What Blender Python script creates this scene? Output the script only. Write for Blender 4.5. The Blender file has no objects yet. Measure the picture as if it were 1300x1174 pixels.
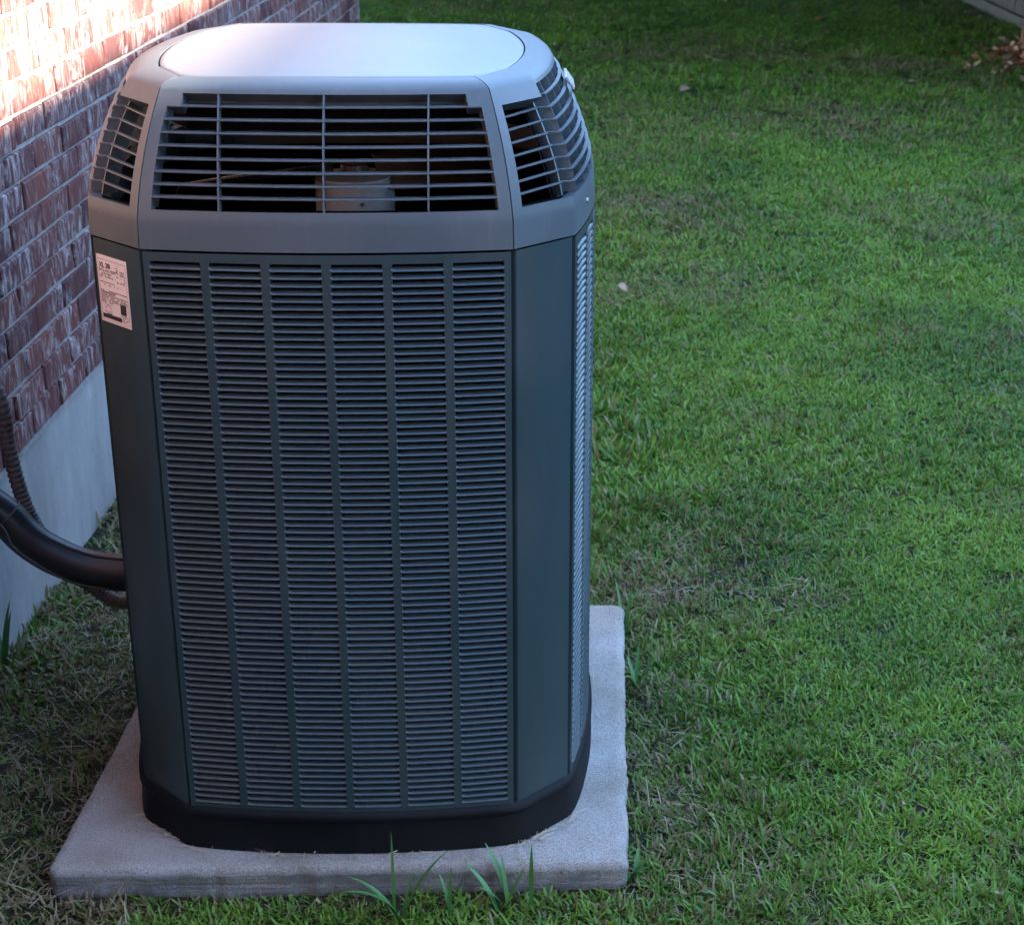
import bpy, bmesh, math, random
import numpy as np
from mathutils import Vector, Matrix
random.seed(7); rng = np.random.default_rng(11)
R = math.radians
scene = bpy.context.scene
COL = scene.collection

# ------------------------------------------------------------------ camera
F_PX, PPX, PPY = 2124.36, 716.84, 586.01
YAW, PITCH, ROLL = -0.0013475, 0.3801314, -0.007702
CAM = Vector((0.44733, -3.41396, 2.08303))
_f = Vector((-math.sin(YAW)*math.cos(PITCH), math.cos(YAW)*math.cos(PITCH), -math.sin(PITCH)))
_r = Vector((math.cos(YAW), math.sin(YAW), 0)); _d = _f.cross(_r)
_r2 = math.cos(ROLL)*_r + math.sin(ROLL)*_d
_d2 = -math.sin(ROLL)*_r + math.cos(ROLL)*_d
cam_data = bpy.data.cameras.new('camera'); cam = bpy.data.objects.new('camera', cam_data); COL.objects.link(cam)
M4 = Matrix.Identity(4)
for i in range(3):
    M4[i][0] = _r2[i]; M4[i][1] = -_d2[i]; M4[i][2] = -_f[i]; M4[i][3] = CAM[i]
cam.matrix_world = M4
cam_data.sensor_width = 36.0; cam_data.lens = F_PX/1300*36
cam_data.shift_x = -(PPX-650)/1300; cam_data.shift_y = (PPY-587)/1300
cam_data.clip_start = 0.05; cam_data.clip_end = 600
cam_data.dof.use_dof = True; cam_data.dof.focus_distance = 3.25; cam_data.dof.aperture_fstop = 10
scene.camera = cam

def project(P):
    q = Vector(P) - CAM; z = q.dot(_f)
    if z < 0.05: return None
    return (PPX + F_PX*q.dot(_r2)/z, PPY + F_PX*q.dot(_d2)/z, z)
def pix_ray(u, v):
    return _f + _r2*((u-PPX)/F_PX) + _d2*((v-PPY)/F_PX)
def pix_z(u, v, z):
    d = pix_ray(u, v); return CAM + d*((z-CAM.z)/d.z)
def pix_y(u, v, y):
    d = pix_ray(u, v); return CAM + d*((y-CAM.y)/d.y)

# ------------------------------------------------------------------ light
SUN = Vector((1.0, -0.12, 0.40)).normalized()
SUN_EL = math.asin(SUN.z); SUN_AZ = math.atan2(SUN.x, SUN.y)
world = bpy.data.worlds.new('World'); scene.world = world; world.use_nodes = True
wn = world.node_tree.nodes; wl = world.node_tree.links
for n in list(wn): wn.remove(n)
sky = wn.new('ShaderNodeTexSky'); sky.sky_type = 'NISHITA'; sky.sun_disc = False
sky.sun_elevation = SUN_EL; sky.sun_rotation = SUN_AZ
sky.air_density = 1.0; sky.dust_density = 0.15; sky.ozone_density = 2.8
bg = wn.new('ShaderNodeBackground'); bg.inputs['Strength'].default_value = 0.15
wo = wn.new('ShaderNodeOutputWorld')
wl.new(sky.outputs[0], bg.inputs['Color']); wl.new(bg.outputs[0], wo.inputs['Surface'])
sl = bpy.data.lights.new('sun', 'SUN'); sl.energy = 5.0; sl.angle = R(0.5); sl.color = (1.0, 0.86, 0.68)
so = bpy.data.objects.new('sun', sl); COL.objects.link(so)
so.rotation_euler = SUN.to_track_quat('Z', 'Y').to_euler(); so.location = (20, 6, 12)
vs = scene.view_settings
vs.view_transform = 'Standard'; vs.look = 'None'; vs.gamma = 1.0; vs.use_curve_mapping = False
vs.exposure = 3.7
scene.cycles.use_denoising = True
scene.cycles.max_bounces = 8; scene.cycles.diffuse_bounces = 4

# ------------------------------------------------------------------ helpers
def tag(o, label=None, cat=None, group=None, kind=None):
    if label: o['label'] = label
    if cat: o['category'] = cat
    if group: o['group'] = group
    if kind: o['kind'] = kind
    return o
def link(name, me, mat=None, parent=None):
    o = bpy.data.objects.new(name, me); COL.objects.link(o)
    if mat is not None and me is not None:
        me.materials.clear(); me.materials.append(mat)
    if parent is not None: o.parent = parent
    return o
def empty(name, loc=(0, 0, 0), rz=0.0):
    o = bpy.data.objects.new(name, None); COL.objects.link(o)
    o.location = loc; o.rotation_euler = (0, 0, rz); o.empty_display_size = 0.2
    return o
def pyd(name, V, F, smooth=False):
    me = bpy.data.meshes.new(name); me.from_pydata([tuple(v) for v in V], [], F); me.update()
    if smooth:
        for p in me.polygons: p.use_smooth = True
    return me
class MB:
    """collects quads / boxes / tubes into one mesh"""
    def __init__(s): s.V = []; s.F = []
    def add(s, V, F):
        b = len(s.V); s.V += [tuple(v) for v in V]; s.F += [tuple(i+b for i in f) for f in F]
    def box(s, lo, hi, M=None):
        (x0, y0, z0), (x1, y1, z1) = lo, hi
        V = [Vector(c) for c in ((x0,y0,z0),(x1,y0,z0),(x1,y1,z0),(x0,y1,z0),(x0,y0,z1),(x1,y0,z1),(x1,y1,z1),(x0,y1,z1))]
        if M is not None: V = [M @ v for v in V]
        s.add(V, [(0,3,2,1),(4,5,6,7),(0,1,5,4),(1,2,6,5),(2,3,7,6),(3,0,4,7)])
    def tube(s, pts, rad, n=12, ridge=None):
        pts = [Vector(p) for p in pts]; rings = []
        up = Vector((0.13, 0.2, 1)).normalized(); V = []
        for i, p in enumerate(pts):
            t = (pts[min(i+1, len(pts)-1)] - pts[max(i-1, 0)]).normalized()
            a = t.cross(up).normalized(); b = a.cross(t).normalized()
            r = rad[i] if hasattr(rad, '__len__') else rad
            for k in range(n):
                an = 2*math.pi*k/n; V.append(p + a*(r*math.cos(an)) + b*(r*math.sin(an)))
        F = []
        for i in range(len(pts)-1):
            for k in range(n):
                k2 = (k+1) % n; F.append((i*n+k, i*n+k2, (i+1)*n+k2, (i+1)*n+k))
        F.append(tuple(range(n))[::-1]); F.append(tuple((len(pts)-1)*n+k for k in range(n)))
        s.add(V, F)
    def mesh(s, name, smooth=False): return pyd(name, s.V, s.F, smooth)
def auto_smooth(o, ang=35):
    me = o.data
    for p in me.polygons: p.use_smooth = True
    bm = bmesh.new(); bm.from_mesh(me)
    for e in bm.edges:
        if len(e.link_faces) == 2 and e.calc_face_angle(0) > R(ang): e.smooth = False
    bm.to_mesh(me); bm.free()
def fix_normals(me):
    bm = bmesh.new(); bm.from_mesh(me); bmesh.ops.recalc_face_normals(bm, faces=bm.faces); bm.to_mesh(me); bm.free()
def spline(pts, n=8):
    pts = [Vector(p) for p in pts]; out = []
    P = [pts[0]*2-pts[1]] + pts + [pts[-1]*2-pts[-2]]
    for i in range(1, len(P)-2):
        for k in range(n):
            t = k/n; a, b, c, d = P[i-1], P[i], P[i+1], P[i+2]
            out.append(0.5*((2*b)+(c-a)*t+(2*a-5*b+4*c-d)*t*t+(3*b-a-3*c+d)*t**3))
    out.append(pts[-1]); return out
# value noise in numpy
_tab = rng.random((256, 256))
def vnoise(x, y, s):
    x = np.asarray(x)*s+57.3; y = np.asarray(y)*s+91.7
    xi = np.floor(x).astype(int); yi = np.floor(y).astype(int); fx = x-xi; fy = y-yi
    fx = fx*fx*(3-2*fx); fy = fy*fy*(3-2*fy)
    g = lambda a, b: _tab[a % 256, b % 256]
    return (g(xi, yi)*(1-fx)+g(xi+1, yi)*fx)*(1-fy)+(g(xi, yi+1)*(1-fx)+g(xi+1, yi+1)*fx)*fy
def fbm(x, y, s): return (vnoise(x, y, s)*.5+vnoise(x, y, s*2.1)*.3+vnoise(x, y, s*4.3)*.2)

# ------------------------------------------------------------------ materials
class NT:
    def __init__(s, name):
        s.m = bpy.data.materials.new(name); s.m.use_nodes = True
        s.n = s.m.node_tree.nodes; s.l = s.m.node_tree.links
        for x in list(s.n): s.n.remove(x)
        s.out = s.n.new('ShaderNodeOutputMaterial')
    def new(s, t, **kw):
        x = s.n.new(t)
        for k, v in kw.items(): setattr(x, k, v)
        return x
    def set(s, sock, v):
        if isinstance(v, bpy.types.NodeSocket): s.l.new(v, sock)
        else: sock.default_value = v
    def pos(s): return s.new('ShaderNodeNewGeometry').outputs['Position']
    def obj(s): return s.new('ShaderNodeTexCoord').outputs['Object']
    def mapping(s, v, scale=(1, 1, 1), rot=(0, 0, 0)):
        m = s.new('ShaderNodeMapping'); s.l.new(v, m.inputs['Vector']); m.inputs['Scale'].default_value = scale; m.inputs['Rotation'].default_value = rot
        return m.outputs[0]
    def noise(s, v, scale, detail=4, rough=.55, dist=0):
        n = s.new('ShaderNodeTexNoise'); s.l.new(v, n.inputs['Vector'])
        n.inputs['Scale'].default_value = scale; n.inputs['Detail'].default_value = detail; n.inputs['Roughness'].default_value = rough; n.inputs['Distortion'].default_value = dist
        return n.outputs['Fac']
    def ramp(s, f, stops, interp='LINEAR'):
        r = s.new('ShaderNodeValToRGB'); s.l.new(f, r.inputs[0]); cr = r.color_ramp; cr.interpolation = interp
        while len(cr.elements) < len(stops): cr.elements.new(0.5)
        for e, (p, c) in zip(cr.elements, stops):
            e.position = p; e.color = (c, c, c, 1) if not hasattr(c, '__len__') else (*c, 1)
        return r.outputs[0]
    def mix(s, f, a, b, mode='MIX'):
        m = s.new('ShaderNodeMix', data_type='RGBA', blend_type=mode)
        s.set(m.inputs[0], f)
        for sock, v in ((m.inputs[6], a), (m.inputs[7], b)):
            if isinstance(v, bpy.types.NodeSocket): s.l.new(v, sock)
            else: sock.default_value = (*v, 1)
        return m.outputs[2]
    def math(s, op, a, b=0.0):
        m = s.new('ShaderNodeMath', operation=op); s.set(m.inputs[0], a); s.set(m.inputs[1], b); return m.outputs[0]
    def bump(s, h, strength=.3, dist=.01, normal=None):
        b = s.new('ShaderNodeBump'); s.l.new(h, b.inputs['Height']); b.inputs['Strength'].default_value = strength; b.inputs['Distance'].default_value = dist
        if normal is not None: s.l.new(normal, b.inputs['Normal'])
        return b.outputs[0]
    def principled(s, color, rough=.5, normal=None, metallic=0.0, spec=.5, coat=0):
        p = s.new('ShaderNodeBsdfPrincipled')
        if isinstance(color, bpy.types.NodeSocket): s.l.new(color, p.inputs['Base Color'])
        else: p.inputs['Base Color'].default_value = (*color, 1)
        s.set(p.inputs['Roughness'], rough); s.set(p.inputs['Metallic'], metallic); p.inputs['Specular IOR Level'].default_value = spec
        if normal is not None: s.l.new(normal, p.inputs['Normal'])
        s.l.new(p.outputs[0], s.out.inputs[0]); return p

def paint(name, col, rough=.45, dust=(.22, .2, .17), dust_amt=.25, grain=900, spec=.45):
    t = NT(name); P = t.obj()
    n1 = t.noise(P, 3.0, 5); n2 = t.noise(t.mapping(P, (40, 40, 4)), 1.0, 4)
    d = t.math('MULTIPLY', t.ramp(n1, [(.42, 0), (.75, 1)]), dust_amt)
    s2 = t.math('MULTIPLY', t.ramp(n2, [(.55, 0), (.8, 1)]), dust_amt*.6)
    c = t.mix(d, col, dust); c = t.mix(s2, c, dust)
    speck = t.ramp(t.noise(P, 160, 2), [(.76, 0), (.8, 1)])
    c = t.mix(t.math('MULTIPLY', speck, .35), c, (.35, .33, .3))
    r = t.math('ADD', t.math('MULTIPLY', n1, .18), rough-.09)
    t.principled(c, r, t.bump(t.noise(P, grain, 2), .06, .001), 0, spec); return t.m
M_body = paint('body_paint', (.026, .043, .047), .38, (.14, .13, .115), .13)
M_cap = paint('cap_plastic', (.062, .078, .088), .44, (.24, .22, .2), .18)
M_top_lit = paint('top_plastic_lit', (.165, .172, .176), .40, (.27, .25, .23), .16)  # cap plastic again, paler: sky light on the top put into colour
M_post = M_body
M_louver = paint('louver_paint', (.032, .047, .053), .27, (.14, .13, .115), .13)
M_base = paint('base_plastic', (.0045, .0045, .005), .62, (.05, .045, .04), .12, spec=.15)
def simple(name, col, rough=.5, metallic=0.0, spec=.5):
    t = NT(name); P = t.obj(); n = t.noise(P, 25, 4)
    c = t.mix(t.math('MULTIPLY', n, .35), col, tuple(x*.6 for x in col)); t.principled(c, rough, None, metallic, spec); return t.m
M_dark = simple('inner_shade', (.0025, .0025, .003), .95, 0, .05)  # near black: shade inside the cabinet put into the colour
M_motor = simple('motor_steel', (.55, .54, .53), .42, .15)
M_fan = simple('fan_blade', (.10, .07, .052), .45, .1)
M_badge = simple('badge_silver', (.72, .72, .72), .3, .6)
M_rubber = simple('insulation_foam', (.010, .010, .011), .42)
M_wire = simple('wire_grey', (.055, .048, .045), .5)
M_paper = simple('label_paper', (.72, .66, .66), .6)
M_ink = simple('label_ink', (.02, .02, .022), .6)
M_steel = simple('screw_steel', (.35, .35, .35), .35, .8)

def m_conduit():
    t = NT('conduit_plastic'); P = t.obj(); n = t.noise(P, 20, 4)
    c = t.ramp(n, [(.3, (.075, .058, .054)), (.7, (.13, .10, .09))]); t.principled(c, .5); return t.m
M_conduit = m_conduit()

def m_brick():
    t = NT('brick_clay'); P = t.pos()
    oi = t.new('ShaderNodeObjectInfo').outputs['Random']; isl = t.new('ShaderNodeNewGeometry').outputs['Random Per Island']
    rnd = t.math('FRACT', t.math('ADD', oi, isl))
    base = t.ramp(rnd, [(0, (.052, .016, .015)), (.25, (.10, .027, .021)), (.5, (.135, .040, .028)), (.75, (.075, .023, .023)), (1, (.115, .046, .038))])
    mott = t.noise(t.mapping(P, (14, 14, 9)), 1.6, 6, .65)
    c = t.mix(t.ramp(mott, [(.38, .0), (.7, .65)]), base, (.055, .022, .026))
    st = t.noise(t.mapping(P, (26, 26, 9)), 1.0, 7, .68, 1.6)
    big = t.noise(P, 5.5, 3, .5)
    sm = t.math('MULTIPLY', t.ramp(st, [(.47, 0), (.68, 1)]), t.ramp(t.math('ADD', big, t.math('MULTIPLY', rnd, .26)), [(.44, .06), (.70, .85)]))
    c = t.mix(sm, c, (.40, .36, .345))
    fine = t.noise(P, 170, 4, .6)
    c = t.mix(t.math('MULTIPLY', t.ramp(fine, [(.55, 0), (.75, 1)]), .35), c, (.03, .015, .014))
    h = t.math('ADD', t.math('MULTIPLY', fine, .4), t.math('MULTIPLY', st, .8))
    t.principled(c, .88, t.bump(h, .55, .006), 0, .25); return t.m
M_brick = m_brick()
def m_mortar():
    t = NT('mortar'); P = t.pos(); n = t.noise(P, 22, 5); f = t.noise(P, 210, 3)
    c = t.ramp(n, [(.3, (.17, .16, .155)), (.7, (.30, .285, .27))]); t.principled(c, .95, t.bump(f, .5, .004), 0, .2); return t.m
M_mortar = m_mortar()
def m_found():
    t = NT('foundation_concrete'); P = t.pos()
    n = t.noise(t.mapping(P, (3, 3, 1.3)), 1.8, 6, .6); st = t.noise(t.mapping(P, (5, 5, 1.6)), 1.4, 6, .65, .6); f = t.noise(P, 75, 5, .65)
    c = t.ramp(n, [(.28, (.17, .165, .155)), (.72, (.29, .28, .265))])
    c = t.mix(t.math('MULTIPLY', t.ramp(st, [(.5, 0), (.75, 1)]), .4), c, (.145, .13, .12))
    pit = t.ramp(t.noise(P, 45, 2), [(.70, 0), (.76, 1)]); c = t.mix(t.math('MULTIPLY', pit, .5), c, (.14, .12, .11))
    t.principled(c, .9, t.bump(t.math('ADD', f, t.math('MULTIPLY', pit, -.6)), .35, .004), 0, .25); return t.m
M_found = m_found()
def m_pad():
    t = NT('pad_concrete'); P = t.obj()
    n = t.noise(P, 3.2, 6, .6); peb = t.new('ShaderNodeTexVoronoi'); t.l.new(P, peb.inputs['Vector']); peb.inputs['Scale'].default_value = 190
    f = t.noise(P, 130, 5, .7); g = t.noise(P, 330, 3, .6)
    c = t.ramp(n, [(.30, (.22, .175, .135)), (.5, (.33, .29, .25)), (.70, (.40, .37, .34))])
    c = t.mix(t.ramp(g, [(.36, .75), (.52, 0)]), c, (.10, .082, .07))
    c = t.mix(t.math('MULTIPLY', t.ramp(f, [(.58, 0), (.72, 1)]), .5), c, (.60, .57, .54))
    # layered casting lines and dirt with its own shape on the cut sides
    lay = t.noise(t.mapping(P, (1.2, 1.2, 55)), 1.6, 4, .6)
    sep = t.new('ShaderNodeSeparateXYZ'); t.l.new(P, sep.inputs[0])
    zz = t.new('ShaderNodeMapRange'); t.l.new(sep.outputs['Z'], zz.inputs[0]); zz.inputs[1].default_value = -.006; zz.inputs[2].default_value = -.02
    blot = t.noise(t.mapping(P, (4, 4, 9)), 1.4, 5, .6)
    c = t.mix(t.math('MULTIPLY', zz.outputs[0], t.ramp(blot, [(.40, .75), (.62, .15)])), c, (.13, .125, .12))
    h = t.math('ADD', t.math('ADD', f, t.math('MULTIPLY', g, .8)), t.math('MULTIPLY', t.math('MULTIPLY', lay, zz.outputs[0]), 2.2))
    t.principled(c, .92, t.bump(h, .7, .0045), 0, .25); return t.m
M_pad = m_pad()
def m_ground():
    t = NT('soil_and_thatch'); P = t.pos()
    n = t.noise(P, 1.3, 5); f = t.noise(P, 60, 5, .7); th = t.noise(t.mapping(P, (1, 1, 1)), 240, 3, .7)
    c = t.ramp(n, [(.3, (.018, .024, .010)), (.5, (.034, .036, .016)), (.7, (.050, .042, .022))])
    c = t.mix(t.ramp(f, [(.45, 0), (.7, .7)]), c, (.020, .014, .009))
    c = t.mix(t.ramp(th, [(.6, 0), (.75, .5)]), c, (.14, .105, .065))
    t.principled(c, .95, t.bump(t.math('ADD', f, th), .8, .012), 0, .15); return t.m
M_ground = m_ground()
def m_grass(name, lo, hi, dry, trans=.3):
    t = NT(name); P = t.pos()
    tint = t.new('ShaderNodeAttribute', attribute_name='tint').outputs['Fac']
    along = t.new('ShaderNodeAttribute', attribute_name='along').outputs['Fac']
    d = t.new('ShaderNodeAttribute', attribute_name='dry', attribute_type='INSTANCER').outputs['Fac']
    big = t.ramp(t.noise(P, 1.1, 5, .62), [(.32, 0), (.68, 1)]); rnd = t.new('ShaderNodeObjectInfo').outputs['Random']
    f = t.math('ADD', t.math('MULTIPLY', tint, .5), t.math('ADD', t.math('MULTIPLY', big, .45), t.math('MULTIPLY', rnd, .25)))
    c = t.ramp(f, [(.2, lo), (.62, tuple((a+b)/2 for a, b in zip(lo, hi))), (1.0, hi)])
    dd = t.ramp(t.math('SUBTRACT', t.math('ADD', d, t.math('MULTIPLY', tint, 1.0)), .86), [(.0, 0), (.14, 1)])
    c = t.mix(dd, c, t.mix(rnd, dry, tuple(x*.55 for x in dry)))
    tip = t.ramp(along, [(.82, 0), (1.0, .5)]); c = t.mix(t.math('MULTIPLY', tip, rnd), c, dry)
    pr = t.principled(c, .5, None, 0, .3)
    tr = t.new('ShaderNodeBsdfTranslucent'); t.l.new(c, tr.inputs[0])
    mx = t.new('ShaderNodeMixShader'); mx.inputs[0].default_value = trans
    t.l.new(pr.outputs[0], mx.inputs[1]); t.l.new(tr.outputs[0], mx.inputs[2]); t.l.new(mx.outputs[0], t.out.inputs[0]); return t.m
M_grass = m_grass('grass_blade', (.022, .092, .008), (.200, .340, .034), (.25, .19, .09))
M_straw = simple('dry_straw', (.27, .205, .125), .7)
M_clip = simple('pale_straw', (.42, .33, .21), .7)
M_weed = simple('weed_leaf', (.05, .15, .028), .5)
M_leaf = simple('dry_leaf', (.36, .20, .13), .7)
M_leaf2 = simple('pale_dry_leaf', (.27, .165, .115), .7)
M_leaf3 = simple('rust_dry_leaf', (.20, .055, .022), .7)
def m_bark():
    t = NT('bark'); P = t.obj(); n = t.noise(t.mapping(P, (14, 14, 2.5)), 2.0, 6, .65)
    c = t.ramp(n, [(.35, (.06, .028, .018)), (.65, (.22, .11, .07))]); t.principled(c, .9, t.bump(n, .8, .03), 0, .2); return t.m
M_bark = m_bark()
def m_wood():
    t = NT('weathered_wood'); P = t.obj(); n = t.noise(t.mapping(P, (30, 30, 1.6)), 2.0, 6, .6); rnd = t.new('ShaderNodeObjectInfo').outputs['Random']
    c = t.ramp(n, [(.3, (.05, .045, .042)), (.7, (.13, .12, .115))]); c = t.mix(t.math('MULTIPLY', rnd, .5), c, (.10, .09, .085))
    t.principled(c, .9, t.bump(n, .5, .006), 0, .2); return t.m
M_wood = m_wood()
M_foliage = simple('tree_foliage', (.035, .075, .02), .55)
M_shingle = simple('roof_shingle', (.07, .065, .06), .9)
M_siding = simple('house_siding', (.30, .27, .24), .85)
M_trim = simple('painted_trim', (.55, .52, .48), .6)
M_glass = simple('window_glass', (.02, .025, .03), .08)
#MARK_SETTING
# ================================================================== SETTING
G = -0.07                                    # lawn level (pad top is z = 0)
def ground_h(x, y):
    return G + (fbm(x, y, .55)-.5)*.03 + (fbm(x, y, 5.0)-.5)*.012
def axis(lo, hi, fine_lo, fine_hi, step):
    a = list(np.arange(fine_lo, fine_hi+1e-6, step)); d = step; v = fine_lo
    left = []
    while v > lo: d *= 1.35; v -= d; left.append(max(v, lo))
    right = []; d = step; v = fine_hi
    while v < hi: d *= 1.35; v += d; right.append(min(v, hi))
    return np.array(left[::-1]+a+right)
gx = axis(-150, 150, -1.3, 6.2, .06); gy = axis(-150, 200, -1.6, 17.5, .08)
X, Y = np.meshgrid(gx, gy); Z = ground_h(X, Y)
nx, ny = len(gx), len(gy)
V = np.stack([X, Y, Z], -1).reshape(-1, 3)
ii = np.arange((ny-1)*nx).reshape(ny-1, nx)[:, :-1].ravel()
F = np.stack([ii, ii+1, ii+nx+1, ii+nx], 1)
me = bpy.data.meshes.new('ground'); me.from_pydata(V.tolist(), [], F.tolist()); me.update()
for p in me.polygons: p.use_smooth = True
tag(link('ground', me, M_ground), 'thatchy soil of the back yard under the lawn', 'ground', kind='structure')

# ---- brick house on the left -------------------------------------------------
WT = 0.0237393; XW = -1.0362; Y_END = 7.53; Y_START = -4.5
WANG = -math.atan(WT)                        # wall frame: local +y along the wall, +x out to the yard
house = empty('brick_house', (XW, 0, G), WANG)
tag(house, 'red brick house with smooth grey concrete foundation, its upper courses sunlit', 'house')
Z_F = 0.412-G; COURSE = 0.0862; MJ = 0.0115; BL = 0.235; Z_EAVE = 2.75
wall_len0, wall_len1 = Y_START, Y_END
# mortar backing
m = MB(); m.box((-.12, wall_len0, Z_F-.004), (-.009, wall_len1, Z_EAVE)); m.box((-6.5, wall_len1-.111, Z_F-.004), (-.12, wall_len1-.009, Z_EAVE))
wall = link('brick_wall', m.mesh('brick_wall'), M_mortar, house)
# foundation: slightly uneven slab face with a ragged mortar ledge on top
V = []; F = []; ys = np.linspace(wall_len0, wall_len1-.012, 240); zs = np.linspace(-.35, Z_F-.003, 12)
for j, z in enumerate(zs):
    for i, y in enumerate(ys):
        V.append((-.014+(fbm(y, z, 2.5)-.5)*.012+(fbm(y, z, 11)-.5)*.004, y, z))
n = len(ys)
for j in range(len(zs)-1):
    for i in range(n-1): F.append((j*n+i, j*n+i+1, (j+1)*n+i+1, (j+1)*n+i))
b = len(V); V += [(-.2, wall_len0, -.35), (-.2, wall_len1-.012, -.35), (-.2, wall_len1-.012, Z_F-.003), (-.2, wall_len0, Z_F-.003)]
F.append(tuple([j*n+n-1 for j in range(len(zs))] + [b+2, b+1])); F.append(tuple([(len(zs)-1)*n+i for i in range(n)][::-1]+[b+3, b+2]))
me = pyd('foundation', V, F, False); link('foundation', me, M_found, house)
m = MB(); m.box((-6.5, wall_len1-.22, -.35), (-.21, wall_len1-.014, Z_F-.003)); link('foundation', m.mesh('foundation_end'), M_found, house)
m = MB(); ys = np.linspace(wall_len0, wall_len1-.01, 420)
pr = []
for y in ys:
    o = fbm(y, 3.1, 7); q = fbm(y, 8.8, 16)
    pr.append([(-.05, y, Z_F+.006), (-.001-.006*q, y, Z_F+.004), (-.002-.005*o, y, Z_F-.006-.012*o), (-.02, y, Z_F-.012-.026*o)])
V = [v for r_ in pr for v in r_]; F = [(i*4+k, (i+1)*4+k, (i+1)*4+k+1, i*4+k+1) for i in range(len(pr)-1) for k in range(3)]
link('mortar_ledge', pyd('mortar_ledge', V, F), M_mortar, house)
# bricks
def brick_mesh(L, H, D, seed):
    r_ = random.Random(seed); bm = bmesh.new(); bmesh.ops.create_cube(bm, size=1)
    for v in bm.verts: v.co = Vector((v.co.x*D, v.co.y*L, v.co.z*H))
    bmesh.ops.bevel(bm, geom=bm.edges[:], offset=.0035, segments=1, affect='EDGES')
    for v in bm.verts: v.co += Vector((r_.uniform(-1, 1), r_.uniform(-1, 1), r_.uniform(-1, 1)))*.0013
    me = bpy.data.meshes.new('brick'); bm.to_mesh(me); bm.free(); me.materials.append(M_brick); return me
BD = .07; brick_var = [brick_mesh(BL, COURSE-MJ, BD, s) for s in range(7)]
half_var = [brick_mesh(BL/2-MJ/2, COURSE-MJ, BD, 20+s) for s in range(2)]
wm = Matrix.Translation((XW, 0, G)) @ Matrix.Rotation(WANG, 4, 'Z')
slots = []
nrow = int((Z_EAVE-Z_F)/COURSE)
for r_i in range(nrow):
    z = Z_F + MJ/2 + COURSE*(r_i+.5) - MJ/2
    y = wall_len0 + (r_i % 2)*(BL+MJ)/2
    if r_i % 2: slots.append((wall_len0+(BL/2-MJ/2)/2, z, True))
    while y + BL <= wall_len1+.001:
        slots.append((y+BL/2, z, False)); y += BL+MJ
    if wall_len1 - y > BL/2-MJ: slots.append((y+(BL/2-MJ/2)/2, z, True))
vis = []; rest = []
for (y, z, half) in slots:
    c = wm @ Vector((-.005, y, z)); pj = project(c)
    ok = pj is not None and -30 < pj[0] < 1300 and -25 < pj[1] < 1174 and not (200 < pj[0] < 740 and 60 < pj[1] < 1000)
    (vis if ok else rest).append((pj[2] if pj else 99, y, z, half))
vis.sort(); rest += vis[296:]; vis = vis[:296]
rb = random.Random(3)
for (_, y, z, half) in vis:
    o = bpy.data.objects.new('brick', rb.choice(half_var if half else brick_var)); COL.objects.link(o); o.parent = wall
    o.location = (-BD/2+rb.uniform(-.0025, .0025), y+rb.uniform(-.002, .002), z+rb.uniform(-.0018, .0018))
    o.rotation_euler = (rb.uniform(-.006, .006), rb.uniform(-.02, .02), rb.uniform(-.008, .008))
    if rb.random() < .5: o.scale = (1, -1, -1)
m = MB()
for (_, y, z, half) in rest:
    me = half_var[0] if half else rb.choice(brick_var); off = Vector((-BD/2+rb.uniform(-.002, .002), y, z))
    m.add([v.co+off for v in me.vertices], [tuple(p.vertices) for p in me.polygons])
for r_i in range(nrow):                       # returning end wall round the corner
    z = Z_F + COURSE*(r_i+.5); x = -.13 - (r_i % 2)*.12
    while x > -3.2:
        m.add([Vector((v.co.y+x-BL/2, v.co.x+wall_len1-BD/2, v.co.z+z)) for v in brick_var[r_i % 7].vertices], [tuple(p.vertices)[::-1] for p in brick_var[r_i % 7].polygons]); x -= BL+MJ
tag(link('brick', m.mesh('brick_rest'), M_brick, wall), kind='stuff')
# eave, fascia and roof above the frame
m = MB(); m.box((-6.5, wall_len0, Z_EAVE+.002), (.38, wall_len1+.38, Z_EAVE+.03)); link('soffit', m.mesh('soffit'), M_trim, house)
m = MB(); m.box((.383, wall_len0, Z_EAVE-.02), (.405, wall_len1+.40, Z_EAVE+.16)); link('fascia', m.mesh('fascia'), M_trim, house)
yy0, yy1 = wall_len0, wall_len1+.45; zr = Z_EAVE+.165
V = [(.45, yy0, zr), (.45, yy1, zr), (-6.6, yy1, zr), (-6.6, yy0, zr), (-3.1, yy0, zr+2.2), (-3.1, yy1-3.5, zr+2.2)]
link('roof', pyd('roof', V, [(0, 1, 5, 4), (1, 2, 5), (2, 3, 4, 5), (3, 0, 4), (3, 2, 1, 0)]), M_shingle, house)

# added unseen wing behind the camera, blocking sky light from the near yard
m = MB(); m.box((-6.5, -4.9, -.3), (4.6, -4.6, 5.3)); link('shade_wall', m.mesh('shade_wall'), M_brick, house)
m = MB(); m.box((-6.5, -5.6, 5.305), (5.0, -4.22, 5.33)); link('soffit', m.mesh('shade_soffit'), M_trim, house)
zw = 5.335; V = [(-6.6, -4.18, zw), (5.05, -4.18, zw), (5.05, -12.0, zw), (-6.6, -12.0, zw), (-6.6, -8.1, zw+2.2), (2.0, -8.1, zw+2.2)]
link('roof', pyd('shade_roof', V, [(0, 1, 5, 4), (1, 2, 5), (2, 3, 4, 5), (3, 0, 4), (3, 2, 1, 0)]), M_shingle, house)
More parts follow.
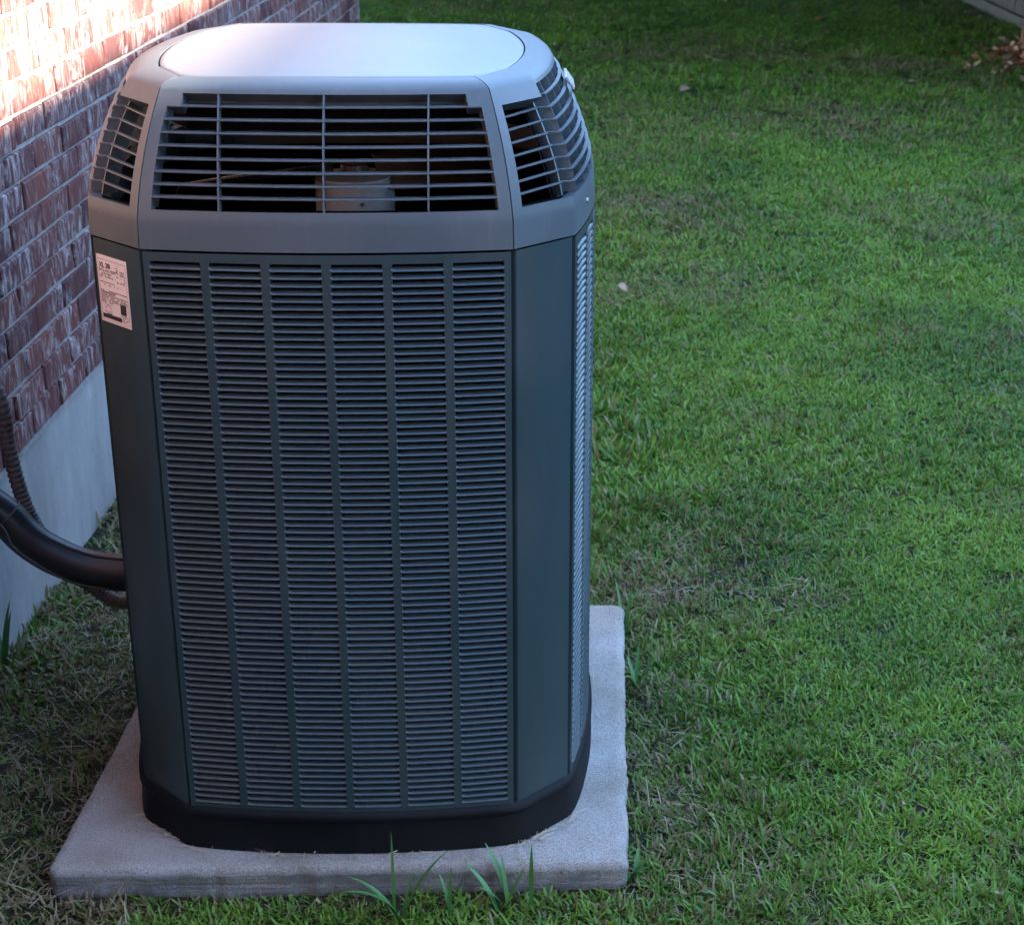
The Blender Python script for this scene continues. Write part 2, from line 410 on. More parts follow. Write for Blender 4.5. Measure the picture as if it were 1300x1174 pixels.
# ---- neighbour's house whose ridge keeps the whole yard in shade ----------------
nh = empty('neighbour_house', (13.0, 9.0, G), WANG*0)
tag(nh, 'tan single storey house with tall shingle roof beyond the wooden fence', 'house')
HR = 1.300 - G + (13.0+1.013)*0.40; E0 = -5.5
m = MB(); m.box((E0+.5, -17, -.3), (5.0, 17, 2.75)); nw = link('wall', m.mesh('nh_wall'), M_siding, nh)
V = [(E0, -17.4, 2.76), (E0, 17.4, 2.76), (5.5, 17.4, 2.76), (5.5, -17.4, 2.76), (0, -17.4, HR), (0, 17.4, HR)]
link('roof', pyd('nh_roof', V, [(0, 4, 5, 1), (2, 5, 4, 3), (0, 3, 4), (1, 5, 2), (0, 1, 2, 3)]), M_shingle, nh)
for yw in (-10, -4.5, 1, 6.5, 11.5):
    m = MB(); m.box((E0+.44, yw-.55, .95), (E0+.497, yw+.55, 2.15)); w = link('window', m.mesh('nh_window'), M_trim, nh)
    m = MB(); m.box((E0+.43, yw-.48, 1.02), (E0+.437, yw+.48, 2.08)); link('pane', m.mesh('nh_pane'), M_glass, w)

# ---- wooden fence along the right and across the back -------------------------
board_me = []
for s in range(4):
    r_ = random.Random(40+s); bm = bmesh.new(); bmesh.ops.create_cube(bm, size=1)
    for v in bm.verts: v.co = Vector((v.co.x*.018, v.co.y*.138, (v.co.z+.5)*1.82+ (r_.uniform(-.012, .012) if v.co.z > 0 else 0)))
    bmesh.ops.bevel(bm, geom=bm.edges[:], offset=.003, segments=1, affect='EDGES')
    me = bpy.data.meshes.new('board'); bm.to_mesh(me); bm.free(); me.materials.append(M_wood); board_me.append(me)
def fence(name, label, p0, p1, inward):
    L = (Vector(p1)-Vector(p0)).length; ang = math.atan2(p1[1]-p0[1], p1[0]-p0[0])-math.pi/2
    f = empty(name, (p0[0], p0[1], G), ang); tag(f, label, 'fence', 'fences round the yard')
    nb = int(L/.146)
    for i in range(nb):
        o = bpy.data.objects.new('board', random.choice(board_me)); COL.objects.link(o); o.parent = f
        o.location = (inward*(.0+random.uniform(-.003, .003)), .073+i*.146, -.01+random.uniform(-.015, .015)); o.rotation_euler = (random.uniform(-.006, .006), random.uniform(-.008, .008), random.uniform(-.02, .02))
    for z in (.3, .95, 1.6):
        m = MB(); m.box((-.062*inward if inward > 0 else .016, 0, z), (-.016 if inward > 0 else .062, L, z+.085)); link('rail', m.mesh('rail'), M_wood, f)
    m_i = 0
    while m_i*2.4 < L:
        m = MB(); m.box((-.155, m_i*2.4, -.3), (-.066, m_i*2.4+.09, 1.75)) if inward > 0 else m.box((.066, m_i*2.4, -.3), (.155, m_i*2.4+.09, 1.75)); link('post', m.mesh('post'), M_wood, f); m_i += 1
    return f
fence('wooden_fence', 'weathered grey board fence along the lawn edge behind the tree', (5.16, 4.0, 0), (4.93, 19.5, 0), -1)
fence('wooden_fence', 'weathered grey board fence across the dark far end of the yard', (4.75, 19.65, 0), (-6.0, 19.4, 0), -1)
tag(link('rot_board', (lambda m_: (m_.box((-.022, 0, -.2), (.022, 9.5, .12)), m_.mesh('rot_board'))[1])(MB()), M_wood), 'low weathered plank lying along the foot of the side fence', 'plank')
bpy.data.objects['rot_board'].location = (5.01, 10.2, G); bpy.data.objects['rot_board'].rotation_euler = (0, 0, math.atan2(.23, 15.5))

# ---- trees ---------------------------------------------------------------------
def tree(name, label, loc, trunk_h, r0, crown_c, crown_r, nleaf, seed, group=None, leafsize=.16):
    r_ = random.Random(seed); t = empty(name, loc); tag(t, label, 'tree', group)
    m = MB(); top = Vector(crown_c)
    tr = spline([(0, 0, -.15), (r_.uniform(-.03, .03), r_.uniform(-.03, .03), trunk_h*.4), (r_.uniform(-.08, .08), r_.uniform(-.08, .08), trunk_h), tuple(top*.8+Vector((0, 0, .2)))], 6)
    nn = len(tr); m.tube(tr, [r0*(1.45 if i == 0 else 1.12 if i == 1 else 1-.75*i/nn) for i in range(nn)], 12)
    for k in range(9):
        a = r_.uniform(0, 6.28); s = Vector(tr[int(nn*r_.uniform(.6, .95))-1])
        e = top + Vector((math.cos(a)*crown_r[0]*.75, math.sin(a)*crown_r[1]*.75, r_.uniform(-.3, .6)*crown_r[2]))
        mid = (s+e)/2+Vector((0, 0, .25)); pts = spline([s, mid, e], 5); m.tube(pts, [r0*.42*(1-.85*i/len(pts)) for i in range(len(pts))], 6)
    link('trunk', m.mesh('trunk', True), M_bark, t)
    cl = []
    for k in range(70):
        d = Vector((r_.gauss(0, 1), r_.gauss(0, 1), r_.gauss(0, 1))).normalized()*(r_.random()**.45)
        cl.append(top+Vector((d.x*crown_r[0], d.y*crown_r[1], d.z*crown_r[2])))
    V = []; F = []
    for i in range(nleaf):
        c = r_.choice(cl)+Vector((r_.gauss(0, .17)*crown_r[0], r_.gauss(0, .17)*crown_r[1], r_.gauss(0, .15)*crown_r[2]))
        q = Matrix.Rotation(r_.uniform(0, 6.28), 3, 'Z') @ Matrix.Rotation(r_.gauss(0, .6), 3, 'X'); s = leafsize*r_.uniform(.6, 1.3); b = len(V)
        V += [c+q @ Vector(p_) for p_ in ((0, -s, 0), (s*.42, 0, s*.12), (0, s, 0), (-s*.42, 0, s*.12))]; F += [(b, b+1, b+2), (b, b+2, b+3)]
    link('crown', pyd('crown', V, F), M_foliage, t); return t
tp = pix_z(1303, 78, G)
tree('yard_tree', 'reddish brown trunk standing by the side fence with dead leaves at its foot', (tp.x+.03, tp.y, G), 2.0, .11, (-1.9, .2, 2.9), (3.6, 3.6, 1.3), 26000, 5, leafsize=.22)  # crown out of view, set low and wide to darken the far lawn
tree('unseen_shade_tree', 'unseen canopy tree added to darken the far end of the lawn near the fence', (2.6, 17.6, G), 2.0, .2, (-.3, -3.2, 2.8), (4.0, 4.2, 1.35), 30000, 6, 'added canopy trees shading the far end of the yard', .22)  # unseen trees added to keep sky light off the far lawn
tree('unseen_shade_tree', 'unseen canopy tree added to darken the far lawn behind the brick house', (-2.2, 17.4, G), 2.0, .2, (.4, -2.6, 2.8), (3.6, 4.0, 1.35), 28000, 8, 'added canopy trees shading the far end of the yard', .22)
# ================================================================== CONCRETE PAD
# corners unprojected on z = 0; worn edges, slightly uneven
PC = [Vector((-.618, -.508)), Vector((.592, -.466)), Vector((.620, .742)), Vector((-.576, .742))]
def pad_xy(u, v): return (PC[0]*(1-u)+PC[1]*u)*(1-v)+(PC[3]*(1-u)+PC[2]*u)*v
def pad_mesh():
    N = 110; Zs = [0, 0, -.004, -.012, -.024, -.038, -.052, -.066, -.08, -.10]
    V = []; F = []
    # perimeter list
    per = []
    n1 = 130
    for (a, b) in ((0, 1), (1, 2), (2, 3), (3, 0)):
        for k in range(n1): per.append(PC[a].lerp(PC[b], k/n1))
    cen = Vector((.005, .13))
    # round the corners
    P2 = []
    for k in range(len(per)):
        acc = Vector((0, 0))
        for d in range(-2, 3): acc += per[(k+d) % len(per)]
        P2.append(acc/5)
    per = P2; n = len(per); tang = []
    ins = [.05, .010, .0025, .0, -.001, .003, 0, .002, .004, .004]
    for j, z in enumerate(Zs):
        for k, p in enumerate(per):
            t = (per[(k+1) % n]-per[k-1]).normalized(); nrm = Vector((t.y, -t.x))
            w = ins[j] + (fbm(k*.04, 2.0, 6)-.35)*.010*(j > 1) + (fbm(k*.07+z*60, 9.0+z*200, 9)-.5)*.006*(j > 2) + (fbm(k*.12, 4.0, 3)-.5)*.004*(j >= 1)
            q = p-nrm*(w if j > 1 else w-ins[j])
            if j == 0: q = cen+(q-cen)*.955
            if j == 1: q = cen+(q-cen)*.988
            zz = z - (.002*fbm(q.x, q.y, 40) if j < 3 else 0) + (fbm(q.x, q.y, 3)-.5)*.003
            if j == 2: zz -= .003*max(0, fbm(k*.15, 7.7, 5)-.45)*6
            V.append((q.x, q.y, zz))
    for j in range(len(Zs)-1):
        for k in range(n): F.append((j*n+k, (j+1)*n+k, (j+1)*n+(k+1) % n, j*n+(k+1) % n))
    # top: concentric rings to the centre
    prev = 0
    for s in (.93, .85, .76, .66, .54, .4, .2):
        b = len(V)
        for k, p in enumerate(per):
            q = cen+(Vector(V[k][:2])-cen)*s; V.append((q.x, q.y, (fbm(q.x, q.y, 3)-.5)*.003-.0015*fbm(q.x, q.y, 40)))
        for k in range(n): F.append((prev+k, prev+(k+1) % n, b+(k+1) % n, b+k))
        prev = b
    c = len(V); V.append((cen.x, cen.y, 0))
    for k in range(n): F.append((prev+k, prev+(k+1) % n, c))
    me = pyd('pad', V, F, True); return me
pad = link('concrete_pad', pad_mesh(), M_pad); fix_normals(pad.data)
tag(pad, 'thin pale grey concrete equipment pad lying under the condenser in the grass', 'pad')

# ================================================================== CONDENSER UNIT
YC = 0.11
unit = empty('air_conditioner_condenser', (0, 0, 0), 0.0237393)
tag(unit, 'tall grey green air conditioner condenser with louvered sides and grille top, on concrete pad', 'air conditioner')
# plan outlines: (front half width, front y, side half width, chamfer y, front bulge, side bulge), y relative to YC
O0 = (.345, .510, .461, .400, .030, .052)
O1 = (.274, .380, .335, .262, .010, .032)
def outline(g, off=0.0):
    return [a*(1-g)+b*g+(off if i in (1, 2) else off*.55 if i in (0, 3) else 0) for i, (a, b) in enumerate(zip(O0, O1))]
def ringpt(o, e, t):
    """edge e: 0 front (left to right),1 front-right chamfer,2 right,3 back-right,4 back,5 back-left,6 left,7 front-left ; t in 0..1"""
    a, d, b, c, bf, bs = o
    C = [(-a, -d), (a, -d), (b, -c), (b, c), (a, d), (-a, d), (-b, c), (-b, -c)]
    p = Vector(C[e]); q = Vector(C[(e+1) % 8]); r_ = p.lerp(q, t)
    bu = bf if e in (0, 4) else bs if e in (2, 6) else 0.0
    if bu:
        tn = (q-p).normalized(); r_ += Vector((tn.y, -tn.x))*(bu*4*t*(1-t))
    return Vector((r_.x, r_.y+YC))
def ringn(o, e, t):
    d = ringpt(o, e, min(t+.01, 1))-ringpt(o, e, max(t-.01, 0)); d.normalize(); return Vector((d.y, -d.x))
Z0, Z1 = .085, 1.2965
# ---- dark coil core, plus an added sleeve blackening the hood inside
m = MB()
def prism(m, g, off, z0, z1, cap0=True, cap1=True, seg=10, edges=range(8)):
    o = outline(g, off); pts = [ringpt(o, e, k/seg) for e in range(8) for k in range(seg)]; n = len(pts)
    V = [(p.x, p.y, z0) for p in pts]+[(p.x, p.y, z1) for p in pts]
    F = [(k, (k+1) % n, n+(k+1) % n, n+k) for k in range(n)]
    if cap0: F.append(tuple(range(n))[::-1])
    if cap1: F.append(tuple(range(n, 2*n)))
    m.add(V, F)
prism(m, 0, -.030, .03, 1.17); link('coil_core', m.mesh('coil_core'), M_dark, unit)
m = MB(); prism(m, 0, -.026, 1.17, 1.37, False, False); lin = link('shade_liner', m.mesh('liner'), M_dark, unit)  # added black sleeve, shade inside the hood put into its colour
# added black block under the top panel, making the upper grille rows dark
m = MB(); prism(m, .74, -.045, 1.492, 1.574); link('shade_block', m.mesh('shade_block'), M_dark, unit)
# ---- base pan: black, with rolled lip and outward foot
V = []; F = []; seg = 14
prof = [(-.04, .1), (-.004, .1), (.004, .097), (.010, .090), (.0115, .084), (.010, .078), (.006, .072), (.007, .03), (.011, .010), (.011, .0015), (-.03, .0015)]
for (off, z) in prof:
    o = outline(0, off)
    rg = [ringpt(o, e, k/seg) for e in range(8) for k in range(seg)]
    if off > -.02:
        for it in range(2): rg = [(rg[k-1]+rg[k]*2+rg[(k+1) % len(rg)])/4 for k in range(len(rg))]
    V += [(p.x, p.y, z) for p in rg]
n = 8*seg
for j in range(len(prof)-1):
    for k in range(n): F.append((j*n+k, (j+1)*n+k, (j+1)*n+(k+1) % n, j*n+(k+1) % n))
o = link('base_pan', pyd('base_pan', V, F, True), M_base, unit); fix_normals(o.data); auto_smooth(o, 30)
ZB = .088
# ---- four corner posts (folded sheet: chamfer face with small returns)
oo = outline(0)
for ei, e in enumerate((1, 3, 5, 7)):
    p = ringpt(oo, e, 0); q = ringpt(oo, e, 1); tn = (q-p).normalized(); nm = Vector((tn.y, -tn.x))
    p2, q2 = p+tn*.0055, q-tn*.004
    path = [p2-nm*.03, p2-nm*.003, p2+tn*.003, p2.lerp(q2, .5), q2-tn*.003, q2-nm*.003, q2-nm*.03]
    V = [(v.x, v.y, z) for z in (ZB, Z1-.002) for v in path]; n = len(path)
    F = [(k, k+1, n+k+1, n+k) for k in range(n-1)]
    o = link('corner_post', pyd('corner_post', V, F), M_post, unit); auto_smooth(o, 50)
# ---- louvered panels
NROW = 80; ZT, ZBt = 1.276, .108; PITCH_R = (ZT-ZBt)/NROW
def panel(e, ncol, wfrac, pitchf, startf):
    cols = [(startf+i*pitchf, startf+i*pitchf+wfrac) for i in range(ncol)]
    ts = [.0075]+[t for c in cols for t in c]+[.9925]; V = []; F = []
    zz = [ZB, ZBt, ZT, Z1-.003]
    # fine subdivision of each interval
    grid = []; solid = []
    for i in range(len(ts)-1):
        k = 3
        for j in range(k): grid.append(ts[i]+(ts[i+1]-ts[i])*j/k); solid.append(i % 2 == 0)
    grid.append(ts[-1]); n = len(grid)
    for depth in (0, -.02):
        for z in zz:
            for t in grid:
                p = ringpt(oo, e, t)+ringn(oo, e, t)*depth; V.append((p.x, p.y, z))
    def id_(d, j, i): return d*4*n+j*n+i
    for j in range(3):
        for i in range(n-1):
            if j == 1 and not solid[i]: continue
            F.append((id_(0, j, i), id_(0, j, i+1), id_(0, j+1, i+1), id_(0, j+1, i)))
    for j in range(3):   # returns at both ends
        F.append((id_(0, j, 0), id_(0, j+1, 0), id_(1, j+1, 0), id_(1, j, 0))); F.append((id_(0, j, n-1), id_(1, j, n-1), id_(1, j+1, n-1), id_(0, j+1, n-1)))
    for i in range(n-1): # returns round the openings
        if not solid[i]:
            F.append((id_(0, 1, i), id_(0, 1, i+1), id_(1, 1, i+1), id_(1, 1, i))); F.append((id_(0, 2, i), id_(1, 2, i), id_(1, 2, i+1), id_(0, 2, i+1)))
        if i and solid[i] != solid[i-1]: F.append((id_(0, 1, i), id_(1, 1, i), id_(1, 2, i), id_(0, 2, i)))
    return V, F, cols
LPROF = [(-.0115, .0062), (-.0070, .0050), (-.0032, .0036), (-.0005, .0021), (.0013, .0007), (.0020, -.0004), (.0015, -.0013), (-.001, -.0014)]
def louver_mesh(w):
    st = [(-w/2-.0022, 1), (-w/2+.0005, .55), (-w/2+.0045, 0), (w/2-.0045, 0), (w/2-.0005, .55), (w/2+.0022, 1)]; V = []; F = []
    for (x, k) in st:
        for (o, z) in LPROF:
            kk = k; V.append((x, -(o*(1-kk)+.0006*kk), z*(1-kk*.25)))
    n = len(LPROF)
    for i in range(len(st)-1):
        for j in range(n-1): F.append((i*n+j, i*n+j+1, (i+1)*n+j+1, (i+1)*n+j))
    me = pyd('louver', V, F, True); fix_normals(me); me.materials.append(M_louver); return me
edge_len = lambda e: (ringpt(oo, e, 1)-ringpt(oo, e, 0)).length
def louver_M(e, t, z):
    p = ringpt(oo, e, t); nm = ringn(oo, e, t); tn = Vector((-nm.y, nm.x))
    return Matrix(((tn.x, -nm.x, 0, p.x), (tn.y, -nm.y, 0, p.y), (0, 0, 1, z), (0, 0, 0, 1)))
V, F, cols = panel(0, 6, .1365, .1622, .0262)
front = link('front_panel', pyd('front_panel', V, F, False), M_body, unit)
lm = louver_mesh(edge_len(0)*.1365); rest = MB()
for r_i in range(NROW):
    z = ZT-(r_i+1)*PITCH_R+.0012
    for (c0, c1) in cols:
        M = louver_M(0, (c0+c1)/2, z)
        if r_i < 50:
            o = bpy.data.objects.new('louver', lm); COL.objects.link(o); o.parent = front; o.matrix_local = M
        else: rest.add([M @ v.co for v in lm.vertices], [tuple(p.vertices) for p in lm.polygons])
tag(link('louver', rest.mesh('louver_rest', True), M_louver, front), kind='stuff')
for e, nm_ in ((2, 'side_panel'), (6, 'side_panel'), (4, 'rear_panel')):
    V, F, cs = panel(e, 7, .118, .138, .026)
    pn = link(nm_, pyd(nm_, V, F, False), M_body, unit); l2 = louver_mesh(edge_len(e)*.118); mm = MB()
    for r_i in range(NROW):
        for (c0, c1) in (cs[:-1] if e == 6 else cs):
            M = louver_M(e, (c0+c1)/2, ZT-(r_i+1)*PITCH_R+.0012); mm.add([M @ v.co for v in l2.vertices], [tuple(p.vertices) for p in l2.polygons])
    tag(link('louver', mm.mesh('louver_side', True), M_louver, pn), kind='stuff')
# small latch slot at the bottom of the front panel
p = ringpt(oo, 0, .40); m = MB(); m.box((p.x-.018, p.y-.0012, ZB+.006), (p.x+.018, p.y+.002, ZB+.0085)); link('latch_slot', m.mesh('slot'), M_dark, unit)

# ---- cap: moulded grille hood in four sections plus top panel
ZC0, ZBEND, ZOB, ZOT, ZSH = 1.298, 1.352, 1.371, 1.574, 1.591
def capg(z):
    if z <= ZBEND: return 0.015*(z-ZC0)/(ZBEND-ZC0)-.006
    u = (z-ZBEND)/(ZOT-ZBEND)
    if u <= 1: return .009+.60*(.45*u+.55*u**2.0)
    return .61
def cap_level(h):
    """h<=1: z from ZC0 to ZOT ; 1..2 rounded shoulder to the top seam"""
    if h <= 1: z = ZC0+(ZOT-ZC0)*h; return capg(z), z
    k = h-1; a = k*math.pi/2
    return .609+(1-.609)*(1-math.cos(a))**.85, ZOT+(ZSH-ZOT)*math.sin(a)
def hz(z): return (z-ZC0)/(ZOT-ZC0)
NR = 9; rowz = [ZOB+(ZOT-.004-ZOB)*i/NR for i in range(NR+1)]
hs = [0, .02, hz(ZC0+.02), hz(ZBEND-.008), hz(ZBEND), hz(ZBEND+.009)]
for i in range(NR):
    for k in range(2): hs.append(hz(rowz[i]+(rowz[i+1]-rowz[i])*k/2))
hs += [hz(rowz[-1]), 1.0, 1.1, 1.22, 1.36, 1.5, 1.64, 1.8, 1.95, 2.0]
def cap_pt(e, t, h, off=0.0):
    g, z = cap_level(h); o = outline(g); p = ringpt(o, e, t)
    # inward normal approximated from the profile
    if off:
        g2, z2 = cap_level(min(h+.02, 2)); g1, z1 = cap_level(max(h-.02, 0)); pa = ringpt(outline(g1), e, t); pb = ringpt(outline(g2), e, t)
        nm = ringn(o, e, t); dv = (pb-pa).dot(nm); dz = z2-z1; L = math.hypot(dv, dz) or 1
        return Vector((p.x+nm.x*off*dz/L, p.y+nm.y*off*dz/L, z-off*dv/L))
    return Vector((p.x, p.y, z))
def cap_section(name, segs, hole):
    """segs: list of (edge, t list); hole(edge,tmid,row)->bool"""
    cl = []
    for e, tl in segs:
        for t in tl: cl.append((e, t))
    V = []; F = []; nC = len(cl); nH = len(hs); rows = []
    for layer, off in ((0, 0.0), (1, -.040)):
        for h in hs:
            for (e, t) in cl: V.append(cap_pt(e, t, h, off))
    ID = lambda l, j, i: l*nH*nC+j*nC+i
    def is_hole(j, i):
        zmid = cap_level((hs[j]+hs[j+1])/2)[1]
        if hs[j] < hz(rowz[0])-1e-6 or hs[j+1] > hz(rowz[-1])+1e-6: return False
        row = int((zmid-rowz[0])/(rowz[1]-rowz[0])); return hole(cl[i][0], (cl[i][1]+cl[i+1][1])/2, row) if cl[i][0] == cl[i+1][0] else hole(cl[i][0], cl[i][1], row) and hole(cl[i+1][0], cl[i+1][1], row)
    H = [[is_hole(j, i) for i in range(nC-1)] for j in range(nH-1)]
    for j in range(nH-1):
        for i in range(nC-1):
            if (V[ID(0, j, i)]-V[ID(0, j, i+1)]).length < 1e-6 and not H[j][i]: continue
            if not H[j][i]:
                F.append((ID(0, j, i), ID(0, j, i+1), ID(0, j+1, i+1), ID(0, j+1, i))); F.append((ID(1, j, i), ID(1, j+1, i), ID(1, j+1, i+1), ID(1, j, i+1)))
            else:
                for (dj, di, a, b) in ((-1, 0, (j, i), (j, i+1)), (1, 0, (j+1, i+1), (j+1, i)), (0, -1, (j+1, i), (j, i)), (0, 1, (j, i+1), (j+1, i+1))):
                    jj, i2 = j+dj, i+di
                    if not (0 <= jj < nH-1 and 0 <= i2 < nC-1) or not H[jj][i2]:
                        F.append((ID(0, *a), ID(0, *b), ID(1, *b), ID(1, *a)))
    for i in range(nC-1):
        F.append((ID(0, 0, i), ID(1, 0, i), ID(1, 0, i+1), ID(0, 0, i+1))); F.append((ID(0, nH-1, i), ID(0, nH-1, i+1), ID(1, nH-1, i+1), ID(1, nH-1, i)))
    for j in range(nH-1):
        F.append((ID(0, j, 0), ID(0, j+1, 0), ID(1, j+1, 0), ID(1, j, 0))); F.append((ID(0, j, nC-1), ID(1, j, nC-1), ID(1, j+1, nC-1), ID(0, j+1, nC-1)))
    me = pyd(name, V, F); bm = bmesh.new(); bm.from_mesh(me); bmesh.ops.remove_doubles(bm, verts=bm.verts, dist=1e-5); bmesh.ops.recalc_face_normals(bm, faces=bm.faces); bm.to_mesh(me); bm.free()
    o = link(name, me, M_cap, unit); auto_smooth(o, 38); return o
GAP = .0025
def tl(breaks, k=4):
    out = []
    for a, b in zip(breaks[:-1], breaks[1:]):
        n = max(1, int(round((b-a)/ (1.0/ (k*6)))))
        out += [a+(b-a)*i/n for i in range(n)]
    return out+[breaks[-1]]
FT = tl([GAP, .0365, .075, .5, .925, .9635, 1-GAP])
def hole_front(e, t, row): return (.0365 < t < .9635) if row < 8 else (.075 < t < .925)
def blade(e, z, t0, t1, depth=.019, th=.0032, n=16, off=-.0006, M=M_cap, parent=None, name='grille_blade'):
    """thin horizontal slat following the hood outline at height z"""
    V = []; F = []; pts = [(t0+(t1-t0)*i/n) for i in range(n+1)]; h = hz(z)
    for t in pts:
        a = cap_pt(e, t, h); nm = ringn(outline(capg(z)), e, t); a = a+Vector((nm.x, nm.y, 0))*off; b = a-Vector((nm.x, nm.y, 0))*depth
        V += [(a.x, a.y, a.z-th*.5), (a.x+nm.x*.0006, a.y+nm.y*.0006, a.z), (a.x, a.y, a.z+th*.5), (b.x, b.y, b.z+th*.42), (b.x, b.y, b.z-th*.42)]
    for i in range(n):
        for k in range(5): F.append((i*5+k, i*5+(k+1) % 5, (i+1)*5+(k+1) % 5, (i+1)*5+k))
    F += [(0, 1, 2, 3, 4), tuple(n*5+k for k in (4, 3, 2, 1, 0))]
    me = pyd(name, V, F); fix_normals(me); return link(name, me, M, parent)
def mullion(e, tfun, z0, z1, parent, depth=.018, th=.0032, name='mullion', off=-.001, n=14):
    V = []; F = []
    for i in range(n+1):
        z = z0+(z1-z0)*i/n; t = tfun(z); a = cap_pt(e, t, hz(z)); nm = ringn(outline(capg(z)), e, t); tn = Vector((-nm.y, nm.x)); 
        for (d, s) in ((off, -1), (off, 1), (off-depth, 1), (off-depth, -1)):
            q = Vector((a.x, a.y))+nm*d+tn*(s*th*.5); V.append((q.x, q.y, z))
    for i in range(n):
        for k in range(4): F.append((i*4+k, i*4+(k+1) % 4, (i+1)*4+(k+1) % 4, (i+1)*4+k))
    F += [(0, 1, 2, 3), tuple(n*4+k for k in (3, 2, 1, 0))]
    me = pyd(name, V, F); fix_normals(me); return link(name, me, M_cap, parent)
def t_of_x(x):
    return lambda z: .5+x/(2*outline(capg(z))[0])
for e, nm_ in ((0, 'front_grille'), (4, 'rear_grille')):
    sec = cap_section(nm_, [(e, FT)], hole_front if e == 0 else (lambda *a: False))
    if e == 4: continue
    for i in range(1, NR):
        w = .0355 if i <= 8 else .074
        blade(e, rowz[i], .036, .964, parent=sec)
    for x in (-.192, 0, .190): mullion(e, t_of_x(x if e == 0 else -x), rowz[0]-.002, rowz[-1]+.002, sec)
# side sections: chamfer, side, chamfer
CT = tl([GAP*2.5, .16, .80, .96, 1.0], 2); ST = tl([0, .035, .5, .965, 1.0], 4); CT2 = [1-t for t in CT][::-1]
for (e1, e2, e3) in ((1, 2, 3), (5, 6, 7)):
    def hole_side(e, t, row, E=(e1, e2, e3)):
        if e == E[1]: return True
        tt = t if e == E[0] else 1-t
        return .16 < tt and row < 8
    sec = cap_section('side_grille', [(e1, CT), (e2, ST), (e3, CT2)], hole_side)
    # louvres run along the chamfer, jog outward at the crease, then follow the bowed side
    for i in range(1, NR):
        z = rowz[i]; h = hz(z); path = []
        og = outline(capg(z))
        if i <= 8:
            for k in range(7): t = .15+.85*k/6; path.append((e1, t, -.003-.019*k/6))
            path[-1] = (e1, .985, -.022)
        for t, of in ((.024, -.021), (.040, .0005), (.055, .0015)): path.append((e2, t, of))
        for k in range(1, 24): path.append((e2, .055+.89*k/24, .0015))
        for t, of in ((.945, .0015), (.960, .0005), (.976, -.021)): path.append((e2, t, of))
        if i <= 8:
            path.append((e3, .015, -.022))
            for k in range(1, 7): t = .85*k/6; path.append((e3, t, -.022+.019*k/6))
        V = []; F = []; th = .0032; n = len(path)-1
        pp = []
        for (e, t, of) in path:
            a = cap_pt(e, t, h); nm = ringn(og, e, t); pp.append((Vector((a.x, a.y))+nm*of, nm, a.z))
        for (a, nm, zc) in pp:
            b = a-nm*.007; V += [(a.x, a.y, zc-th*.5), (a.x+nm.x*.0006, a.y+nm.y*.0006, zc), (a.x, a.y, zc+th*.5), (b.x, b.y, zc+th*.42), (b.x, b.y, zc-th*.42)]
        for k in range(n):
            for q in range(5): F.append((k*5+q, k*5+(q+1) % 5, (k+1)*5+(q+1) % 5, (k+1)*5+q))
        F += [(0, 1, 2, 3, 4), tuple(n*5+k for k in (4, 3, 2, 1, 0))]
        me = pyd('grille_blade', V, F); fix_normals(me); link('grille_blade', me, M_cap, sec)
    # crease mullions (wide) and thin ribs on the side
    mullion(e1, lambda z: .985, rowz[0]-.002, rowz[8]+.002, sec, .034, .0035, off=-.026); mullion(e3, lambda z: .015, rowz[0]-.002, rowz[8]+.002, sec, .034, .0035, off=-.026)
    for k in range(9):
        t = .06+.88*k/8; mullion(e2, (lambda tt: (lambda z: tt))(t), rowz[0]-.002, rowz[-1]+.002, sec, .032, .0022, name='rib', off=-.003)
# added black sheet behind right and rear faces, keeping the hood interior dark
V = []; F = []; sc_h = [hz(1.36)+(hz(1.56)-hz(1.36))*i/8 for i in range(9)]; sc_t = [(e, k/10) for e in (2, 3, 4) for k in range(11)]
for h in sc_h:
    for (e, t) in sc_t: V.append(cap_pt(e, t, h, -.043))
n = len(sc_t)
for j in range(8):
    for i in range(n-1):
        if sc_t[i] != sc_t[i+1]: F.append((j*n+i, j*n+i+1, (j+1)*n+i+1, (j+1)*n+i))
link('shade_screen', pyd('shade_screen', V, F), M_dark, unit)
# top panel: gently crowned plate inside the seam
V = []; F = []; seg = 12; o1 = outline(1, -.0022)
ring0 = [ringpt(o1, e, k/seg) for e in range(8) for k in range(seg)]
rr = ring0
for it in range(2):
    rr = [(rr[k-1]+rr[k]*2+rr[(k+1) % len(rr)])/4 for k in range(len(rr))]
n = len(rr); cen = Vector((0, YC)); prev = None
for s, z in ((1.0, ZSH-.012), (1.0, ZSH-.0012), (.994, ZSH+.0004), (.97, ZSH+.0013), (.8, ZSH+.0033), (.55, ZSH+.005), (.28, ZSH+.006)):
    b = len(V)
    for p in rr: q = cen+(p-cen)*s; V.append((q.x, q.y, z))
    if prev is not None:
        for k in range(n): F.append((prev+k, prev+(k+1) % n, b+(k+1) % n, b+k))
    prev = b
c = len(V); V.append((0, YC, ZSH+.0064))
for k in range(n): F.append((prev+k, prev+(k+1) % n, c))
F.append(tuple(range(n))[::-1])
top = link('top_panel', pyd('top_panel', V, F, True), M_top_lit, unit); fix_normals(top.data); auto_smooth(top, 40)
# silver badge on the right-hand grille
pB = cap_pt(2, .47, hz(1.525)); nB = ringn(outline(capg(1.525)), 2, .47)
bm = bmesh.new(); bmesh.ops.create_cube(bm, size=1)
for v in bm.verts: v.co = Vector((v.co.x*.006, v.co.y*.12, v.co.z*.034))
bmesh.ops.bevel(bm, geom=bm.edges[:], offset=.003, segments=2, affect='EDGES')
me = bpy.data.meshes.new('badge'); bm.to_mesh(me); bm.free()
o = link('badge', me, M_badge, unit); o.location = (pB.x+.006, pB.y, 1.533); o.rotation_euler = (0, -.62, 0)
